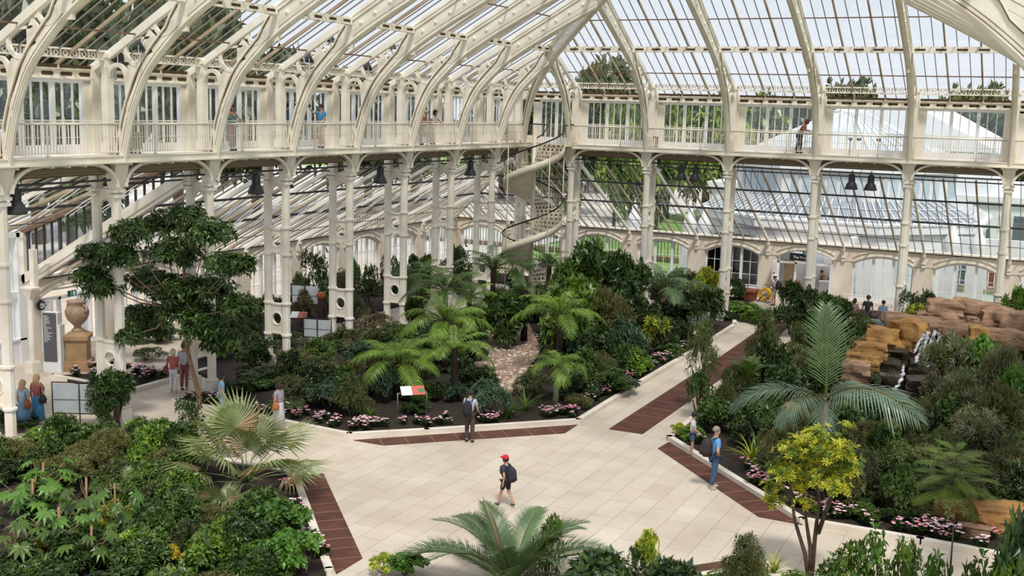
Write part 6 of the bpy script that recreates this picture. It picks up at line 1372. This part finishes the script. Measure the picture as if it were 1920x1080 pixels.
gravm = mat('gravel', (.42, .31, .24), .95, col2=(.20, .13, .09), scale=9, bump=1.0, bscale=18, detail=2)
gp = MB(); pts = [gnd(x, y) for x, y in ((885, 735), (960, 742), (1015, 660), (990, 610), (915, 625), (890, 680))]; gp.prism([(p.x, p.y) for p in pts], .10, .16); tag(gp.build('gravel_patch', gravm), 'pale gravel patch between the tree ferns', 'gravel', kind='stuff')
rr = R(8); gs = MB()
for i in range(420):
    a, b2 = rr.random(), rr.random(); p = gnd(895 + 115 * a, 620 + 110 * b2, .16); s = rr.uniform(.04, .10); gs.lathe([(.0, -s * .5), (s, 0), (.0, s * .55)], tuple(p), 5, rr.randrange(3), False, rr.random() * 3)
tag(gs.build('pebbles', [mat('pebble_a', (.52, .42, .34), .9), mat('pebble_b', (.36, .26, .2), .9), mat('pebble_c', (.62, .54, .46), .9)]), 'scattered pale stones on the gravel patch', 'pebbles', kind='stuff')

# ---- trees outside
def park_tree(seed, mk, mk2=None, n=620, L=.13, W=.09):
    r = R(seed); mb = MB(); lum = []
    for i in range(16): a = r.uniform(0, 6.28); e = r.uniform(.1, .62); lum.append(((e * math.cos(a), e * math.sin(a), r.uniform(.28, .85)), r.uniform(.2, .34), .85))
    crown(mb, r, lum, n, L, W, 5, 2 if mk2 else 1); st = MB(); st.tube([(0, 0, 0), (0, 0, .45)], [.06, .04], 7)
    for l in lum[:8]: st.tube([(0, 0, .35), l[0]], [.03, .008], 5)
    return [('crown', mb.mesh('crown', [LM[mk]] + ([LM[mk2]] if mk2 else []))), ('trunk', st.mesh('trunk', barkm))]
PT = {'d': park_tree(1, 'park', 'dark'), 'd2': park_tree(2, 'park', 'olive'), 'l': park_tree(3, 'parkl', 'mid')}
def PTREE(px, top, wpx, Y, kd, label, X=None):
    p = at(px, top, Y) if X is None else atx(px, top, X); d = (p - Vector((0, 0, CZ))).dot(cam_fwd); r2 = wpx * d / F; t = thing('park_tree', label, 'tree', (p.x, p.y, -.1), px % 6, 'trees in the park outside'); t.scale = (r2, r2, (p.z + .1) / 1.05); parts(t, PT[kd])
for i, (px, top, wp2, Y, kd) in enumerate(((1000, 175, 90, 112, 'd'), (1090, 180, 80, 105, 'd'), (1130, 95, 105, 135, 'd2'), (1190, 195, 70, 100, 'l'), (1260, 178, 95, 108, 'd2'), (1160, 205, 60, 88, 'l'), (1330, 184, 90, 105, 'l'), (1420, 178, 95, 112, 'l'), (1590, 138, 80, 175, 'd2'), (1500, 182, 90, 130, 'd'), (1560, 184, 80, 128, 'd2'), (1830, 148, 85, 165, 'd2'), (1780, 200, 80, 140, 'd2'), (1880, 205, 90, 140, 'd'), (1960, 200, 90, 135, 'd'), (1050, 215, 70, 84, 'd2'), (1240, 218, 66, 92, 'l'), (1370, 212, 66, 96, 'l'))):
    PTREE(px, top, wp2, Y, kd, '%s park tree outside the end windows, %s from the staircase corner' % ({'d': 'dark green', 'd2': 'dull green tall', 'l': 'light yellow-green'}[kd], ['first', 'second', 'third', 'fourth', 'fifth', 'sixth', 'seventh', 'eighth', 'ninth', 'tenth', 'eleventh', 'twelfth', 'thirteenth', 'fourteenth', 'fifteenth', 'sixteenth', 'seventeenth', 'eighteenth'][i]))
for i, (y, x, hgt, rad, kd) in enumerate(((44, -62, 20, 8, 'd2'), (56, -66, 22, 9, 'd'), (68, -64, 20, 8, 'd2'), (80, -66, 15, 8, 'd'), (92, -62, 13.5, 8, 'd'), (104, -64, 13, 8, 'd2'), (117, -60, 12.5, 8, 'd'), (130, -60, 12.5, 8, 'd'), (143, -58, 12.5, 8, 'd2'), (36, -60, 17, 7, 'd'), (156, -56, 12.5, 9, 'd'), (50, -56, 12, 6, 'd'))):
    t = thing('park_tree', 'dark park tree outside the long gallery windows, %s one planted along the lawn' % ORD[i + 1], 'tree', (x, y, -.1), i * 1.1, 'trees in the park outside'); t.scale = (rad, rad, hgt); parts(t, PT[kd])
# ================================================================== outside: lawn, pavilion, shop, fence, trees
lawn = mat('lawn_grass', (.22, .34, .10), .95, col2=(.15, .25, .07), scale=.6)
g = MB(); g.add([(-220, -60, -.12), (160, -60, -.12), (160, 260, -.12), (-220, 260, -.12)], [(0, 1, 2, 3)]); tag(g.build('lawn', lawn), kind='structure')
pth = mat('gravel_path', (.60, .58, .54), .9, var=.35, scale=.15)
g = MB(); g.box((-98, 60, -.06), (122, 190, .04)); g.box((-30, 69, -.055), (40, 4, .04)); tag(g.build('path', pth), kind='structure')
whitew = mat('white_building', (.74, .75, .78), .7, var=.1, scale=.5); leadm = mat('blue_lead', (.30, .345, .40), .5, col2=(.24, .285, .34), scale=1.5)
paleglass = glassmat('pavilion_glass', (.80, .88, .94), .35, .15, (.85, .92, 1)); skyb = mat('pale_blinds', (.55, .62, .69), .5, col2=(.44, .52, .60), scale=.7)
oc = thing('glass_pavilion', 'white octagonal glass pavilion with a shallow glazed cone roof beyond the end windows', 'building', (-13.3, 75.2, 0), PI / 8)
def octr(r): return [(r * math.cos(i * PI / 4), r * math.sin(i * PI / 4)) for i in range(8)]
def ringwall(mb, r0, z0, r1, z1, m=0):
    A, B = octr(r0), octr(r1); mb.add([(x, y, z0) for x, y in A] + [(x, y, z1) for x, y in B], [(i, (i + 1) % 8, 8 + (i + 1) % 8, 8 + i) for i in range(8)], m)
a = MB(); ringwall(a, 9.2, 0, 9.2, 3.9); ringwall(a, 9.5, 3.9, 9.5, 4.5); ringwall(a, 9.5, 4.5, 7.6, 4.7); ringwall(a, 7.0, 4.7, 7.0, 7.3); ringwall(a, 7.3, 7.3, 7.3, 7.75); a.build('wall', whitew, oc)
a = MB(); ringwall(a, 9.55, 4.35, 7.0, 5.6); a.build('lead_skirt', leadm, oc)
a = MB()
for i in range(8):
    A, B = Vector((*octr(9.6)[i], 4.4)), Vector((*octr(7.05)[i], 5.65)); A2, B2 = Vector((*octr(9.6)[(i + 1) % 8], 4.4)), Vector((*octr(7.05)[(i + 1) % 8], 5.65))
    for q in range(12): a.bar(A.lerp(A2, q / 12), B.lerp(B2, q / 12), .06, .07)
    for q in (.33, .66): a.bar(A.lerp(B, q), A2.lerp(B2, q), .05, .06)
a.build('skirt_bar_grid', whitew, oc)
a = MB(); ringwall(a, 7.35, 7.75, 1.0, 10.75); a.build('roof_glass', skyb, oc)
a = MB()
for i in range(8):
    A, B = Vector((*octr(7.4)[i], 7.8)), Vector((*octr(1.0)[i], 10.8)); A2, B2 = Vector((*octr(7.4)[(i + 1) % 8], 7.8)), Vector((*octr(1.0)[(i + 1) % 8], 10.8))
    a.bar(A, B, .2, .2)
    for q in range(1, 6): a.bar(A.lerp(A2, q / 6), B.lerp(B2, q / 6), .07, .1)
a.build('roof_bar_grid', whitew, oc)
a = MB(); a.lathe([(1.1, 10.7), (1.15, 10.95), (.9, 11.05), (.2, 11.1)], n=8); a.build('roof_lantern', whitew, oc)
wdark = mat('dark_pane', (.10, .13, .15), .15)
a = MB()
for i in range(8):
    A, B = Vector((*octr(9.22)[i], 0)), Vector((*octr(9.22)[(i + 1) % 8], 0))
    for q in (.25, .5, .75): c = A.lerp(B, q); a.box((c.x * 1.002, c.y * 1.002, 2.0), (.1, 1.0, 2.0), rz=math.atan2(c.y, c.x))
    A, B = Vector((*octr(7.02)[i], 0)), Vector((*octr(7.02)[(i + 1) % 8], 0))
    for q in range(1, 7): c = A.lerp(B, q / 7); a.box((c.x, c.y, 6.2), (.08, .5, 1.7), rz=math.atan2(c.y, c.x))
a.build('window', skyb, oc)
nb = thing('glasshouse_block', 'long white glasshouse block with a pitched roof behind the octagonal pavilion', 'building', (-13.3, 100, 0))
a = MB(); a.box((0, 0, 2.4), (25, 26, 4.8)); a.box((0, 0, 5.0), (25.6, 26.6, .4)); a.box((0, 0, 6.6), (15.5, 25, 3.6)); a.build('wall', whitew, nb)
a = MB(); a.add([(-8.4, -13, 8.3), (8.4, -13, 8.3), (8.4, 13, 8.3), (-8.4, 13, 8.3), (-2.6, -13, 11.4), (2.6, -13, 11.4), (2.6, 13, 11.4), (-2.6, 13, 11.4)], [(0, 1, 5, 4), (1, 2, 6, 5), (2, 3, 7, 6), (3, 0, 4, 7), (4, 5, 6, 7)]); a.build('roof', mat('white_roof', (.74, .76, .79), .5), nb)
a = MB()
for i in range(8): a.box((-10.5 + i * 3, -13.02, 2.6), (1.5, .06, 2.6)); 
a.build('window', wdark, nb)
for i, (px, pz) in enumerate(((1190, 4.2), (1295, 4.0), (1322, 3.7), (1840, 4.4), (1790, 4.4))):
    q = at(px, 400, 67); t = thing('urn_finial', 'white urn-shaped finial on the parapet outside the end wall, %s from the stairs' % ORD[i + 1], 'finial', (q.x, 67, 0), 0, 'white finials outside')
    a = MB(); a.box((0, 0, 1.4), (.9, .9, 2.8)); a.build('pier', whitew, t); a = MB(); a.lathe([(.42, 2.8), (.5, 2.95), (.3, 3.1), (.5, 3.5), (.36, 4.0), (.16, 4.4), (.12, 4.7), (.0, 4.95)], n=14); a.build('finial', whitew, t)
# the shop and the dark room behind the end wall, white-walled court beyond the other windows
oakm = MATS['oak']
def room(name, x0, x1, y1, m, zh=3.2):
    a = MB(); y0 = OUTB + .5
    a.add([(x0, y0, .02), (x1, y0, .02), (x1, y1, .02), (x0, y1, .02), (x0, y0, zh), (x1, y0, zh), (x1, y1, zh), (x0, y1, zh)], [(0, 1, 2, 3), (4, 7, 6, 5), (1, 5, 6, 2), (2, 6, 7, 3), (3, 7, 4, 0)])
    tag(a.build(name, m), kind='structure')
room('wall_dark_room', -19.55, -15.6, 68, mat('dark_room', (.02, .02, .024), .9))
room('wall_shop', -15.55, -11.1, 69.6, mat('shop_wall', (.82, .74, .66), .8))
sl = bpy.data.lights.new('shop_lamp', 'AREA'); sl.energy = 90; sl.size = 2.4; so = bpy.data.objects.new('shop_lamp', sl); COL.objects.link(so); so.location = (-13.3, 67.2, 3.1)
sh = thing('shop_shelf', 'shelf of brightly coloured goods at the back of the shop', 'shelf', (-13.3, 69.2, 0))
a = MB()
for z in (.5, 1.1, 1.7): a.box((0, 0, z), (4.0, .4, .04))
for x in (-2, 0, 2): a.box((x, 0, 1.0), (.05, .4, 2.0))
a.build('frame', oakm, sh)
rr = R(11); gc = [(.55, .10, .05), (.05, .35, .5), (.7, .45, .1), (.75, .72, .7), (.1, .25, .1), (.45, .06, .12)]
for zi, z in enumerate((.52, 1.12, 1.72)):
    for i in range(7):
        x = -1.8 + i * .6; c = rr.choice(gc); s = rr.uniform(.3, .45)
        a = MB(); a.box((0, 0, s / 2), (s * .9, .25, s)); a.box((0, -.13, s * .5), (s * .5, .01, s * .4), 1)
        tag(a.build('gift_box', [cloth(c), whitegl]), 'coloured box of goods on the shelf at the back of the shop', 'box', 'goods on the shop shelf').location = (-13.3 + x, 69.1, z)
a = MB(); a.lathe([(.0, -.22), (.2, -.12), (.25, 0), (.2, .14), (.0, .22)], n=16); t = tag(a.build('hanging_globe', cloth((.03, .38, .50))), 'turquoise globe hanging inside the shop doorway', 'ornament'); t.location = (-14.0, 67.2, 1.95)
a = MB(); a.box((0, 0, .5), (1.4, .6, 1.0)); a.box((0, 0, 1.02), (1.5, .7, .05)); t = tag(a.build('shop_counter', whitew), 'white counter just inside the shop doorway', 'counter'); t.location = (-12.0, 65.9, 0)
a = MB(); a.box((0, 0, .45), (.4, .4, .9)); a.box((0, 0, .93), (.46, .46, .06)); t = tag(a.build('display_stand', cloth((.42, .06, .03))), 'red display stand beside the oak panel in the doorway', 'stand'); t.location = (-14.05, 65.4, 0)
ct = MB(); ct.box((-2.2, 70.0, 1.9), (17.2, .3, 3.8)); ct.box((-10.9, 67.3, 1.9), (.3, 5.2, 3.8)); ct.box((-2, 69.8, .8), (8, .1, .12), 1); tag(ct.build('wall_court', [whitew, oakm]), kind='structure')
for i, x in enumerate((-9.2, -5.6, -3.4, .2)):
    t = thing('window_%d' % (90 + i), None, None, (x, 69.82, 0), 0, kind='structure')
    a = MB(); a.box((0, 0, 1.9), (1.0, .06, 1.7)); a.build('pane', mat('court_pane', (.26, .07, .05), .3) if i == 2 else wdark, t)
    a = MB()
    for xx in (-.5, -.17, .17, .5): a.box((xx, -.05, 1.9), (.05, .05, 1.8))
    for z in (1.02, 1.9, 2.78): a.box((0, -.05, z), (1.05, .05, .05))
    a.build('window_frame', whitep, t)
fg = thing('park_fence', 'green iron park railing with close upright bars across the lawn outside', 'fence', (-34, 76, 0))
a = MB()
for i in range(150): a.box((-20 + i * .25, 0, .75), (.05, .04, 1.5))
a.build('bar_grid', mat('fence_green', (.03, .09, .05), .6), fg)
a = MB(); a.box((0, 0, 1.35), (40, .05, .05)); a.box((0, 0, .2), (40, .05, .05)); a.build('rail', MATS['fence_green'], fg)
a = MB(); a.box((0, .3, .12), (40, .4, .3)); a.build('footing', mat('brick_foot', (.45, .25, .17), .9), fg)
